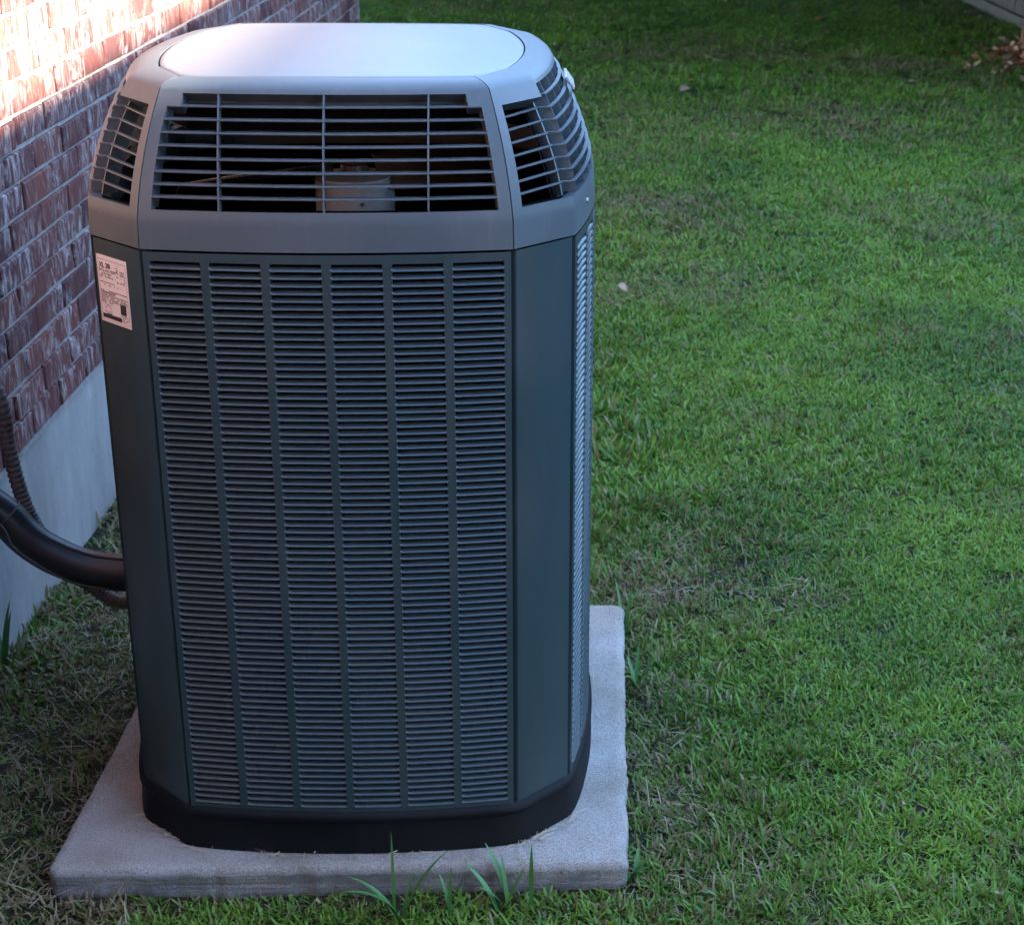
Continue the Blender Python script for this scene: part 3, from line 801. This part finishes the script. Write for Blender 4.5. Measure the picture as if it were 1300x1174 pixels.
# second plate low on the hood band of the same side, with two screws
pS = cap_pt(2, .16, hz(1.332)); bm = bmesh.new(); bmesh.ops.create_cone(bm, cap_ends=True, segments=12, radius1=.006, radius2=.0045, depth=.004)
me = bpy.data.meshes.new('screw'); bm.to_mesh(me); bm.free(); me.materials.append(M_steel)
for e, t, z in ((2, .16, 1.335), (2, .84, 1.335), (6, .16, 1.335), (6, .84, 1.335)):
    pS = cap_pt(e, t, hz(z)); nS = ringn(outline(0), e, t); o = bpy.data.objects.new('screw', me); COL.objects.link(o); o.parent = unit
    o.location = (pS.x+nS.x*.001, pS.y+nS.y*.001, z); o.rotation_euler = Vector((nS.x, nS.y, 0)).to_track_quat('Z', 'Y').to_euler()
# ---- fan motor and blades inside the hood
bm = bmesh.new(); bmesh.ops.create_cone(bm, cap_ends=True, segments=40, radius1=.084, radius2=.084, depth=.16); bmesh.ops.bevel(bm, geom=[e for e in bm.edges if abs(e.verts[0].co.z-e.verts[1].co.z) < 1e-4 and e.verts[0].co.z > 0], offset=.006, segments=2, affect='EDGES')
me = bpy.data.meshes.new('fan_motor'); bm.to_mesh(me); bm.free(); mo = link('fan_motor', me, M_motor, unit); mo.location = (.005, YC-.01, 1.249); auto_smooth(mo, 30)
bm = bmesh.new(); bmesh.ops.create_cone(bm, cap_ends=True, segments=16, radius1=.005, radius2=.004, depth=.006); me = bpy.data.meshes.new('bolt'); bm.to_mesh(me); bm.free()
o = link('bolt', me, M_steel, mo); o.location = (.022, -.0825, .035); o.rotation_euler = (R(90), 0, 0)
bm = bmesh.new(); bmesh.ops.create_cone(bm, cap_ends=True, segments=24, radius1=.032, radius2=.028, depth=.02); me = bpy.data.meshes.new('hub'); bm.to_mesh(me); bm.free()
hub = link('fan_hub', me, M_fan, unit); hub.location = (.005, YC-.01, 1.342)
for k in range(2):
    an = R(8)+k*math.pi; V = []; F = []; nr, nc = 8, 6
    for i in range(nr+1):
        r_ = .045+(.375-.045)*i/nr; half = .035+.075*math.sin(math.pi*min(1, .15+.7*i/nr))
        for j in range(nc+1):
            s = j/nc*2-1; tt = an+.35*(i/nr)+s*half/max(r_, .09)*.75; V.append((math.cos(tt)*r_, math.sin(tt)*r_, s*.030*(1-.3*i/nr)-.008*s*s+.002))
    for i in range(nr):
        for j in range(nc): F.append((i*(nc+1)+j, i*(nc+1)+j+1, (i+1)*(nc+1)+j+1, (i+1)*(nc+1)+j))
    me = pyd('fan_blade', V, F, True); fb = link('fan_blade', me, M_fan, unit); fb.location = hub.location
    sm = fb.modifiers.new('thick', 'SOLIDIFY'); sm.thickness = .002
# ---- rating label on the left chamfer post
p7 = ringpt(oo, 7, 0); q7 = ringpt(oo, 7, 1); tn = (q7-p7).normalized(); nm = Vector((tn.y, -tn.x)); L7 = (q7-p7).length
LW, LH = .098, .132
lc = p7+tn*(L7*.405)+nm*.0012
lab_M = Matrix(((tn.x, 0, nm.x, lc.x), (tn.y, 0, nm.y, lc.y), (0, 1, 0, 1.198), (0, 0, 0, 1)))   # local x along the post, y up, z out
m = MB(); m.box((-LW/2, -LH/2, -.0006), (LW/2, LH/2, .0003)); lab = link('rating_label', m.mesh('rating_label'), M_paper, unit); lab.matrix_local = lab_M
m = MB()
def bar(x0, x1, y0, y1): m.add([(x0, y0, .0007), (x1, y0, .0007), (x1, y1, .0007), (x0, y1, .0007)], [(0, 1, 2, 3)])
W2, H2 = LW/2, LH/2
bar(-W2+.004, W2-.004, H2-.0085, H2-.0077); bar(-W2+.004, -W2+.0046, -H2+.004, H2-.0085); bar(W2-.0046, W2-.004, -H2+.004, H2-.0085); bar(-W2+.004, W2-.004, -H2+.004, -H2+.0046)
rl = random.Random(5)
def line(y, h, x0, x1, dens=.75):
    x = x0
    while x < x1:
        w = rl.uniform(.0015, .006)
        if rl.random() < dens: bar(x, min(x+w, x1), y, y+h)
        x += w+rl.uniform(.0006, .0018)
for y, x0, x1, dn in ((.0375, -.042, .014, .9), (.0345, -.042, .012, .9), (.0300, -.042, .002, .8), (.0265, -.042, .0, .9), (.0230, -.042, .010, .9), (.0125, -.042, .006, .9), (.0075, -.042, .043, .45), (-.0035, -.042, .043, .85), (-.0065, -.042, .006, .9), (-.0095, -.042, .006, .9), (-.0130, -.042, .043, .8), (-.0165, -.042, .043, .7), (-.0200, -.042, .043, .7), (-.0235, -.042, .043, .6), (-.0270, -.042, -.005, .85)):
    line(y, .0019, x0, x1, dn)
for y in (.052, .0465, .042, .038, .0345, .029, .0235, .0185): line(y, .0022, .014, .021, .8)
for y in (.041, .0375, .034, .0285, .0235, .019): line(y, .0022, .026, .042, .75)
bar(-W2+.006, W2-.030, -H2+.008, -H2+.0165)
for y in (-.046, -.0495, -.053, -.0565): line(y, .0016, .013, .042, .85)
bar(.018, .037, -.0425, -.0215)                    # dark certification block
for a, b in (((-.034, -.0465), (-.012, -.0459)), ((-.034, -.0305), (-.012, -.0299)), ((-.034, -.0465), (-.0334, -.0305)), ((-.0126, -.0465), (-.012, -.0305))): bar(a[0], b[0], a[1], b[1])
for k in range(16):
    a0 = math.pi*k/16; a1 = math.pi*(k+1)/16; r0_, r1_ = .0062, .0072; cx, cy = -.023, -.0385
    m.add([(cx+math.cos(a0)*r0_, cy+math.sin(a0)*r0_, .0007), (cx+math.cos(a0)*r1_, cy+math.sin(a0)*r1_, .0007), (cx+math.cos(a1)*r1_, cy+math.sin(a1)*r1_, .0007), (cx+math.cos(a1)*r0_, cy+math.sin(a1)*r0_, .0007)], [(0, 1, 2, 3)])
line(-.0495, .002, -.034, -.012, .9); line(-.0445, .0016, -.032, -.014, .9)
link('print', m.mesh('print'), M_ink, lab)
cu = bpy.data.curves.new('txt', 'FONT'); cu.body = 'XL 20i'; cu.size = .0135; cu.offset = .0004; cu.align_x = 'LEFT'
to = bpy.data.objects.new('txt', cu); COL.objects.link(to); bpy.context.view_layer.update()
me = bpy.data.meshes.new_from_object(to.evaluated_get(bpy.context.evaluated_depsgraph_get())); bpy.data.objects.remove(to)
o = link('lettering', me, M_ink, lab); o.location = (-.0405, .0425, .0008)

# ================================================================== LINE SET, CONDUIT
def pxy(u, v, y): return pix_y(u, v, y)
blk = spline([(-1.06, -.02, .86), (-1.0, .02, .76), (-.93, .06, .645), pxy(0, 650, .10), pxy(32, 681, .10), pxy(65, 703, .10), pxy(108, 720, .10), pxy(155, 727, .10), (-.45, .11, .385)], 7)
m = MB(); m.tube(blk, [.043+.002*(float(fbm(i*.08, 1., 2))-.5) for i in range(len(blk))], 20)
pipe = link('refrigerant_line', m.mesh('refrigerant_line', True), M_rubber)
tag(pipe, 'thick black foam insulated refrigerant pipe curving from brick wall to condenser', 'pipe')
m = MB(); seam = [p+Vector((0.010, -.012, .0405)) for p in blk]; m.tube(seam, .0045, 8); link('insulation_seam', m.mesh('seam', True), M_rubber, pipe)
m = MB(); cx = blk[len(blk)//2-6]; tnv = (blk[len(blk)//2-5]-blk[len(blk)//2-7]).normalized()
for kk in range(2):
    pass
tie = []
aa = tnv.cross(Vector((0, 0, 1))).normalized(); bb = aa.cross(tnv)
for k in range(25): an = 2*math.pi*k/24; tie.append(cx+aa*(.0445*math.cos(an))+bb*(.0445*math.sin(an)))
m.tube(tie, .002, 6); link('cable_tie', m.mesh('tie', True), M_wire, pipe)
cd_pts = spline([(-1.05, .18, 1.10), (-1.0, .20, 1.02), (-.93, .22, .92), pxy(-3, 500, .22), pxy(11, 567, .22), pxy(27, 627, .21), pxy(48, 672, .20), pxy(80, 716, .19), pxy(121, 747, .18), pxy(160, 764, .17), (-.45, .16, .33)], 26)
m = MB(); m.tube(cd_pts, [.0165+(.0016 if i % 3 else -.0012) for i in range(len(cd_pts))], 14)
tag(link('electrical_conduit', m.mesh('electrical_conduit', True), M_conduit), 'thin ribbed brown flexible conduit running behind the black pipe', 'conduit')
wr = spline([(-1.0, .0, .74), pxy(-6, 660, .05), pxy(17, 694, .045), pxy(58, 723, .045), pxy(101, 742, .055), pxy(158, 748, .075), (-.45, .1, .355)], 8)
m = MB(); m.tube(wr, .0026, 8); tag(link('control_wire', m.mesh('control_wire', True), M_wire), 'thin grey wire slung along the black insulated pipe', 'wire')
# ================================================================== GRASS (uncountable: stuff)
def blades_mesh(name, n, rad, lmin, lmax, wmin, wmax, lean, seed, segs=3, flat=0.0):
    r_ = random.Random(seed); V = []; F = []; tint = []; along = []
    for i in range(n):
        a = r_.uniform(0, 6.283); d = rad*math.sqrt(r_.random()); base = Vector((math.cos(a)*d, math.sin(a)*d, -.004))
        L = r_.uniform(lmin, lmax); w = r_.uniform(wmin, wmax); az = r_.uniform(0, 6.283); tilt = min(1.45, abs(r_.gauss(lean, .35))); curl = r_.uniform(.1, .9)
        dirh = Vector((math.cos(az), math.sin(az), 0)); side = Vector((-math.sin(az), math.cos(az), 0)); tw = r_.uniform(-.6, .6); side = (side*math.cos(tw)+Vector((0, 0, 1))*math.sin(tw)).normalized()
        t = r_.random(); b = len(V); p = base.copy(); th = tilt
        for k in range(segs+1):
            f = k/segs; ww = w*(1-.15*f) if k < segs else 0
            if k < segs: V.append(p-side*ww*.5); V.append(p+side*ww*.5); tint += [t, t]; along += [f, f]
            else: V.append(p); tint.append(t); along.append(1.0)
            p = p+(dirh*math.sin(th)+Vector((0, 0, 1))*math.cos(th))*(L/segs); th = min(1.75, th+curl/segs)
        for k in range(segs-1): F.append((b+2*k, b+2*k+1, b+2*k+3, b+2*k+2))
        F.append((b+2*segs-2, b+2*segs-1, b+2*segs))
    me = pyd(name, V, F, True)
    for nm_, dat in (('tint', tint), ('along', along)):
        at = me.attributes.new(nm_, 'FLOAT', 'POINT'); at.data.foreach_set('value', np.array(dat, dtype=np.float32))
    return me
def scatter(name, meshes, mat, pts, rot, scl, idx, dry, label, cat):
    """one stuff object whose points carry instances of small clumps"""
    src = bpy.data.collections.new(name+'_source')
    for i, me in enumerate(meshes):
        me.materials.clear(); me.materials.append(mat); src.objects.link(bpy.data.objects.new('%s_source_%02d' % (name, i), me))
    pm = bpy.data.meshes.new(name); pm.vertices.add(len(pts)); pm.vertices.foreach_set('co', np.asarray(pts, dtype=np.float32).ravel())
    for nm_, ty, dat, key in (('rot', 'FLOAT_VECTOR', rot, 'vector'), ('scl', 'FLOAT_VECTOR', scl, 'vector'), ('idx', 'INT', idx, 'value'), ('dry', 'FLOAT', dry, 'value')):
        at = pm.attributes.new(nm_, ty, 'POINT'); at.data.foreach_set(key, np.asarray(dat, dtype=np.int32 if ty == 'INT' else np.float32).ravel())
    pm.update(); o = bpy.data.objects.new(name, pm); COL.objects.link(o); pm.materials.append(mat)
    ng = bpy.data.node_groups.new(name+'_scatter', 'GeometryNodeTree')
    ng.interface.new_socket('Geometry', in_out='INPUT', socket_type='NodeSocketGeometry'); ng.interface.new_socket('Geometry', in_out='OUTPUT', socket_type='NodeSocketGeometry')
    gi = ng.nodes.new('NodeGroupInput'); go = ng.nodes.new('NodeGroupOutput'); ip = ng.nodes.new('GeometryNodeInstanceOnPoints'); ci = ng.nodes.new('GeometryNodeCollectionInfo')
    ci.inputs['Collection'].default_value = src; ci.inputs['Separate Children'].default_value = True; ci.inputs['Reset Children'].default_value = True
    ip.inputs['Pick Instance'].default_value = True
    def attr(nm_, ty):
        a = ng.nodes.new('GeometryNodeInputNamedAttribute'); a.data_type = ty; a.inputs['Name'].default_value = nm_
        return a.outputs['Attribute']
    L = ng.links.new
    L(gi.outputs[0], ip.inputs['Points']); L(ci.outputs[0], ip.inputs['Instance']); L(attr('idx', 'INT'), ip.inputs['Instance Index'])
    e2r = ng.nodes.new('FunctionNodeEulerToRotation'); L(attr('rot', 'FLOAT_VECTOR'), e2r.inputs[0]); L(e2r.outputs[0], ip.inputs['Rotation']); L(attr('scl', 'FLOAT_VECTOR'), ip.inputs['Scale'])
    L(ip.outputs[0], go.inputs[0])
    md = o.modifiers.new('scatter', 'NODES'); md.node_group = ng
    tag(o, label, cat, kind='stuff'); return o
# where the lawn may grow
def pad_dist(x, y):
    """signed distance to the pad outline (approx. rectangle), positive outside"""
    dx = np.maximum(-.60+ -.012*y*0 - x, x-(.588+.027*(y+.46))); dy = np.maximum(-.50+.0334*(x+.611) - y, y-.742)
    return np.maximum(dx, dy)
def wall_dist(x, y): return np.where(y < Y_END, x-(XW+WT*y), 9.0)
def in_view(x, y, margin):
    q = np.stack([x-CAM.x, y-CAM.y, np.full_like(x, G)-CAM.z], -1); z = q @ np.array(_f); u = PPX+F_PX*(q @ np.array(_r2))/np.maximum(z, .1); v = PPY+F_PX*(q @ np.array(_d2))/np.maximum(z, .1)
    return (z > .2) & (u > -margin) & (u < 1300+margin) & (v > -margin*.3) & (v < 1174+margin*1.2)
def dryness(x, y):
    d = np.clip((fbm(x, y, .75)-.50)*2.6, 0, 1)*.55 + np.clip((fbm(x+31, y, 2.6)-.55)*3, 0, 1)*.35
    pd = pad_dist(x, y); d += np.exp(-np.maximum(pd, 0)/.08)*.24
    d += np.where((x < -.45) & (y < 3.2), .50, 0)                                # thin strip between pad and wall
    for (cx, cy, rx, ry, a) in ((3.25, 11.0, .55, .35, .7), (1.6, 11.6, 1.6, .45, .55), (.85, 1.15, .28, .45, .3), (.62, .95, .22, .18, .5), (.70, .0, .08, .4, .35)):
        d += a*np.exp(-(((x-cx)/rx)**2+((y-cy)/ry)**2))
    return np.clip(d, 0, 1)
P_all = []; scl_all = []; idx_all = []
NV = 8
def band(y0, y1, dens, scale, i0, margin):
    xa, xb = (-1.1 if y1 < 5 else -3.0), 6.4
    n = int((xb-xa)*(y1-y0)*dens); x = rng.uniform(xa, xb, n); y = rng.uniform(y0, y1, n)
    k = in_view(x, y, margin) & (pad_dist(x, y) > .012) & (wall_dist(x, y) > .012) & (x < 5.0)
    left = (x < -.45) & (y < 3.0); thin = np.where(left, .46, 1.0)*np.clip(.62+1.0*fbm(x+7, y+3, 3.5), .85, 1.0)
    thin *= 1-.55*np.exp(-np.maximum(pad_dist(x, y), 0)/.05)
    thin *= 1-.45*np.exp(-(((x-.85)/.30)**2+((y-1.1)/.4)**2))
    k &= rng.random(n) < thin
    x, y = x[k], y[k]; s = scale*rng.uniform(.75, 1.25, len(x))*(.8+.5*fbm(x, y, 1.7))
    lush = np.exp(-(((x-.66)/.22)**2+((y-2.4)/1.3)**2)); s = s*(1+.8*lush)
    P_all.append(np.stack([x, y, ground_h(x, y)], -1)); scl_all.append(np.stack([s, s, s*rng.uniform(.8, 1.15, len(x))], -1)); ix = rng.integers(i0, i0+NV, len(x)); coarse = (fbm(x+13, y+5, 2.2) > .54) & (rng.random(len(x)) < .17) & (x > -.4); ix[coarse] = NV+rng.integers(0, 4, int(coarse.sum())); idx_all.append(ix)
band(-1.1, 1.6, 2500, .80, 0, 230); band(1.6, 4.2, 1700, .90, 0, 200); band(4.2, 8.0, 850, 1.15, 0, 150); band(8.0, 18.5, 430, 1.35, 0, 120)
x = rng.uniform(-1.06, -.72, 2600); y = rng.uniform(-.4, 4.5, 2600); wd = wall_dist(x, y); k = (wd > .006) & (wd < .16) & (rng.random(2600) < np.exp(-np.maximum(wd, 0)/.06)) & (fbm(x, y, 4.0) > .42); x, y = x[k], y[k]; s = rng.uniform(.8, 2.0, len(x))
P_all.append(np.stack([x, y, ground_h(x, y)], -1)); scl_all.append(np.stack([s, s, s*1.1], -1)); idx_all.append(rng.integers(0, NV, len(x)))
P_all = np.concatenate(P_all); scl_all = np.concatenate(scl_all); idx_all = np.concatenate(idx_all); n = len(P_all)
rot = np.stack([rng.normal(0, .10, n), rng.normal(0, .10, n), rng.uniform(0, 6.283, n)], -1)
dry = np.clip(dryness(P_all[:, 0], P_all[:, 1])+rng.normal(0, .05, n), 0, 1)
clumps = [blades_mesh('grass_clump', 20, .032, .016, .042, .0030, .0060, .90, 100+i) for i in range(NV)]
clumps += [blades_mesh('grass_clump', 13, .026, .035, .062, .0042, .0068, .62, 140+i, 4) for i in range(4)]
scatter('lawn_grass', clumps, M_grass, P_all, rot, scl_all, idx_all, dry, 'short green lawn grass covering the yard, patchy with dry blades', 'grass')
print('grass clumps', n)
# straw and dead clippings lying on the soil, thickest by the pad and along the wall strip
straws = [blades_mesh('straw_clump', 7, .05, .025, .085, .0012, .0022, 1.42, 200+i, 4) for i in range(5)]
xs = []; 
n = 60000; x = rng.uniform(-1.1, 6, n); y = rng.uniform(-1.0, 7, n); d = dryness(x, y); pdv = pad_dist(x, y)
k = in_view(x, y, 200) & (pdv > .008) & (wall_dist(x, y) > .02) & (rng.random(n) < np.clip(d*.6-.08, .016, .5)*np.where(x < -.45, 1.0, .5))
x, y = x[k], y[k]; n = len(x); s = rng.uniform(.5, 1.2, n)
scatter('dead_grass', straws, M_straw, np.stack([x, y, ground_h(x, y)+.012+rng.uniform(0, .012, n)], -1), np.stack([rng.normal(0, .15, n), rng.normal(0, .15, n), rng.uniform(0, 6.28, n)], -1), np.stack([s]*3, -1), rng.integers(0, 5, n), np.ones(n), 'tan dead grass stems and clippings lying among the lawn', 'dead grass')
print('straw', n)
# clippings on the pad, gathered against the black base pan
r_ = random.Random(77); V = []; F = []
def clip(x, y, z, L, w):
    az = r_.uniform(0, 6.28); c = r_.uniform(-1.2, 1.2); p = Vector((x, y, z)); b = len(V)
    for k in range(5):
        d = Vector((math.cos(az+c*k/4), math.sin(az+c*k/4), 0)); s = Vector((-d.y, d.x, 0)); V.append(p-s*w*.5+Vector((0, 0, .0008))); V.append(p+s*w*.5+Vector((0, 0, .0016))); p = p+d*L/4+Vector((0, 0, r_.uniform(-.0005, .0012)))
    for k in range(4): F.append((b+2*k, b+2*k+1, b+2*k+3, b+2*k+2))
for i in range(150):
    e = r_.choice((0, 0, 0, 1, 1, 1, 2, 2, 7, 7, 6)); t = r_.random(); o = outline(0, .013+abs(r_.gauss(0, .012))); p = ringpt(o, e, t); clip(p.x, p.y, r_.uniform(.001, .006), r_.uniform(.012, .05), r_.uniform(.0008, .0018))
for i in range(70):
    u, v = r_.random(), r_.random(); q = pad_xy(u, v)
    if abs(q.x) < .5 and -.40 < q.y < .62: continue
    clip(q.x, q.y, .001, r_.uniform(.015, .06), r_.uniform(.0008, .0016))
tag(link('grass_clippings', pyd('grass_clippings', V, F), M_clip), 'dry grass clippings scattered on the concrete pad round the black base', 'clippings', kind='stuff')

# ================================================================== WEEDS, LEAVES
def tuft(label, loc, blades, seed, mat=None):
    """blades: list of (azimuth deg, lean, length, width)"""
    r_ = random.Random(seed); t = empty('grass_tuft', loc); tag(t, label, 'grass tuft', 'tall grass tufts')
    for (az, lean, L, w) in blades:
        L *= 1.25; w *= 1.1
        V = []; F = []; p = Vector((r_.uniform(-.012, .012), r_.uniform(-.012, .012), -.01)); th = lean*.35; a = R(az); d = Vector((math.cos(a), math.sin(a), 0)); s = Vector((-d.y, d.x, 0)); N = 8
        for k in range(N+1):
            f = k/N; ww = w*math.sin(math.pi*(.18+.82*f))**.7 if k < N else 0.0003; up = Vector((0, 0, 1))*math.sin(th)-d*0
            V += [p-s*ww*.5+Vector((0, 0, ww*.18)), p, p+s*ww*.5+Vector((0, 0, ww*.18))]
            p = p+(d*math.sin(th)+Vector((0, 0, 1))*math.cos(th))*(L/N); th += lean*.9/N
        for k in range(N):
            b = 3*k; F += [(b, b+1, b+4, b+3), (b+1, b+2, b+5, b+4)]
        link('blade', pyd('blade', V, F, True), mat or M_weed, t)
    return t
def gp(u, v): p = pix_z(u, v, G); return (p.x, p.y, G)
tuft('dark grass tuft with one tall upright blade before the pad edge', gp(506, 1164), [(100, .15, .16, .006), (30, .9, .15, .008), (170, 1.1, .12, .012), (200, 1.2, .13, .011), (350, 1.0, .12, .009), (60, .6, .09, .006), (250, 1.0, .07, .008)], 1)
tuft('broad leaved grass tuft leaning against the front of the pad', gp(640, 1153), [(130, .8, .12, .012), (150, .95, .11, .012), (110, .55, .10, .008), (40, .7, .09, .008), (200, .9, .08, .010), (330, .9, .09, .008)], 2)
tuft('slim single upright grass blade beside the broad leaved tuft', gp(678, 1154), [(85, .1, .13, .009), (95, .18, .06, .006), (20, .9, .06, .006)], 3)
tuft('small grass tuft sprouting at the pad front', gp(575, 1156), [(80, .25, .09, .007), (130, .6, .08, .009), (20, .6, .08, .007), (280, .9, .06, .007)], 4)
tuft('tall green weed sprouting at the foot of the concrete foundation', gp(2, 850), [(60, .35, .16, .013), (80, .55, .13, .012), (120, .8, .11, .014), (300, .9, .12, .013), (20, .8, .12, .010), (200, .8, .12, .012)], 5)
tuft('leafy green tuft by the foundation behind the insulated pipe', (-.86, 1.42, G), [(az, .7, .11, .012) for az in range(0, 360, 40)]+[(20, .3, .14, .010), (200, .4, .12, .010)], 6)
tuft('tall blades standing beyond the condenser hood on the open lawn', (.30, 6.2, G), [(20, .5, .36, .022), (75, .15, .42, .014), (60, .3, .30, .018), (140, .5, .26, .016), (310, .6, .26, .016)], 7)
tuft('leafy tuft at the back right corner of the pad', gp(795, 800), [(70, .5, .11, .009), (110, .6, .12, .008), (50, .8, .11, .008), (20, .9, .10, .008), (330, .9, .09, .009), (260, .9, .09, .008)], 9)
tuft('leafy tuft against the right edge of the pad', gp(806, 872), [(80, .6, .10, .010), (120, .7, .08, .010), (30, .9, .09, .009), (300, .8, .09, .010), (240, .9, .07, .009)], 10)
tuft('low wide tuft at the front right corner of the pad', gp(800, 1120), [(az, .9, .07, .012) for az in (20, 80, 140, 200, 290, 340)], 11)
# lusher clumps in the near right of the lawn
r_ = random.Random(9)
def leaf_mesh(seed, s):
    r_ = random.Random(seed); N = 9; V = []; F = []
    for k in range(N+1):
        f = k/N; w = s*.42*math.sin(math.pi*min(1, f*.96+.02))**.8*(1+.25*math.sin(k*2.7+seed)); z = .20*s*math.sin(f*3+seed)+r_.uniform(-.03, .03)*s
        V += [(f*s-s/2, -w, z+.22*w), (f*s-s/2, 0, z), (f*s-s/2, w, z+.30*w)]
    for k in range(N): b = 3*k; F += [(b, b+1, b+4, b+3), (b+1, b+2, b+5, b+4)]
    for k in range(1): 
        b = len(V); V += [(s/2, -.003*s, 0), (s/2+.35*s, 0, .05*s), (s/2, .02*s, 0)]; F.append((b, b+1, b+2))
    return pyd('leaf', V, F, True)
leaf_at = [((790, 376), .050, M_leaf2, 'pinkish dry leaf on the sunny green lawn near the hood'), ((803, 386), .035, M_leaf, 'small brown curled leaf beside the pinkish dry leaf'),
           ((870, 121), .10, M_leaf2, 'pale tan fallen leaf lying alone on the far lawn'), ((875, 108), .07, M_leaf3, 'dark brown leaf just beyond the pale tan leaf'), ((1121, 148), .06, M_leaf2, 'small whitish leaf on the shaded far lawn'),
           ((1157, 109), .055, M_leaf2, 'tiny pale leaf near the bare brown patch'), ((872, 75), .07, M_leaf2, 'pale leaf on the dim grass far back'), ((1010, 16), .11, M_leaf2, 'long pale leaf in the dark far end of the lawn'), ((1040, 30), .08, M_leaf3, 'rust coloured leaf in the dark far end of the lawn'),
           ((1267, 1146), .022, M_leaf2, 'small whitish leaf scrap in the thick near grass'), ((1146, 1034), .016, M_leaf2, 'tiny white petal scrap in the thick near grass'), ((405, 1158), .012, M_leaf2, 'tiny white fleck on the bare soil before the pad')]
for k, ((u, v), s, mt, lb) in enumerate(leaf_at):
    p = pix_z(u, v, G); o = link('fallen_leaf', leaf_mesh(k*3+1, s), mt); o.location = (p.x, p.y, G+.03+(.01 if k < 9 else 0)); o.rotation_euler = (random.uniform(-.3, .3), random.uniform(-.3, .3), random.uniform(0, 6.28))
    tag(o, lb, 'leaf', 'fallen leaves')
# drift of dead leaves at the foot of the tree
V = []; F = []; r_ = random.Random(21); c0 = pix_z(1288, 98, G)
for i in range(420):
    a = r_.uniform(0, 6.28); d = abs(r_.gauss(0, 1)); x = c0.x+.25+math.cos(a)*d*.22; y = c0.y+.55+math.sin(a)*d*.75; h = .16*math.exp(-d*d*.8)
    lmm = Matrix.Translation((x, y, G+.03+h*r_.random())) @ Matrix.Rotation(r_.uniform(0, 6.28), 4, 'Z') @ Matrix.Rotation(r_.gauss(0, .7), 4, 'X') @ Matrix.Rotation(r_.gauss(0, .5), 4, 'Y')
    s = r_.uniform(.05, .10); b = len(V); V += [lmm @ Vector(q) for q in ((-s/2, 0, 0), (-s*.1, -s*.3, .01), (s/2, 0, .015), (-s*.1, s*.3, .012))]; F += [(b, b+1, b+2), (b, b+2, b+3)]
me = pyd('leaf_drift', V, F); o = link('leaf_drift', me, M_leaf); me.materials.append(M_leaf3); me.materials.append(M_leaf2)
for i, p in enumerate(me.polygons): p.material_index = (i//2*7 % 10 > 3) + (i//2*7 % 10 > 8)
tag(o, 'rust brown drift of dead leaves at the foot of the tree', 'leaf drift', kind='stuff')
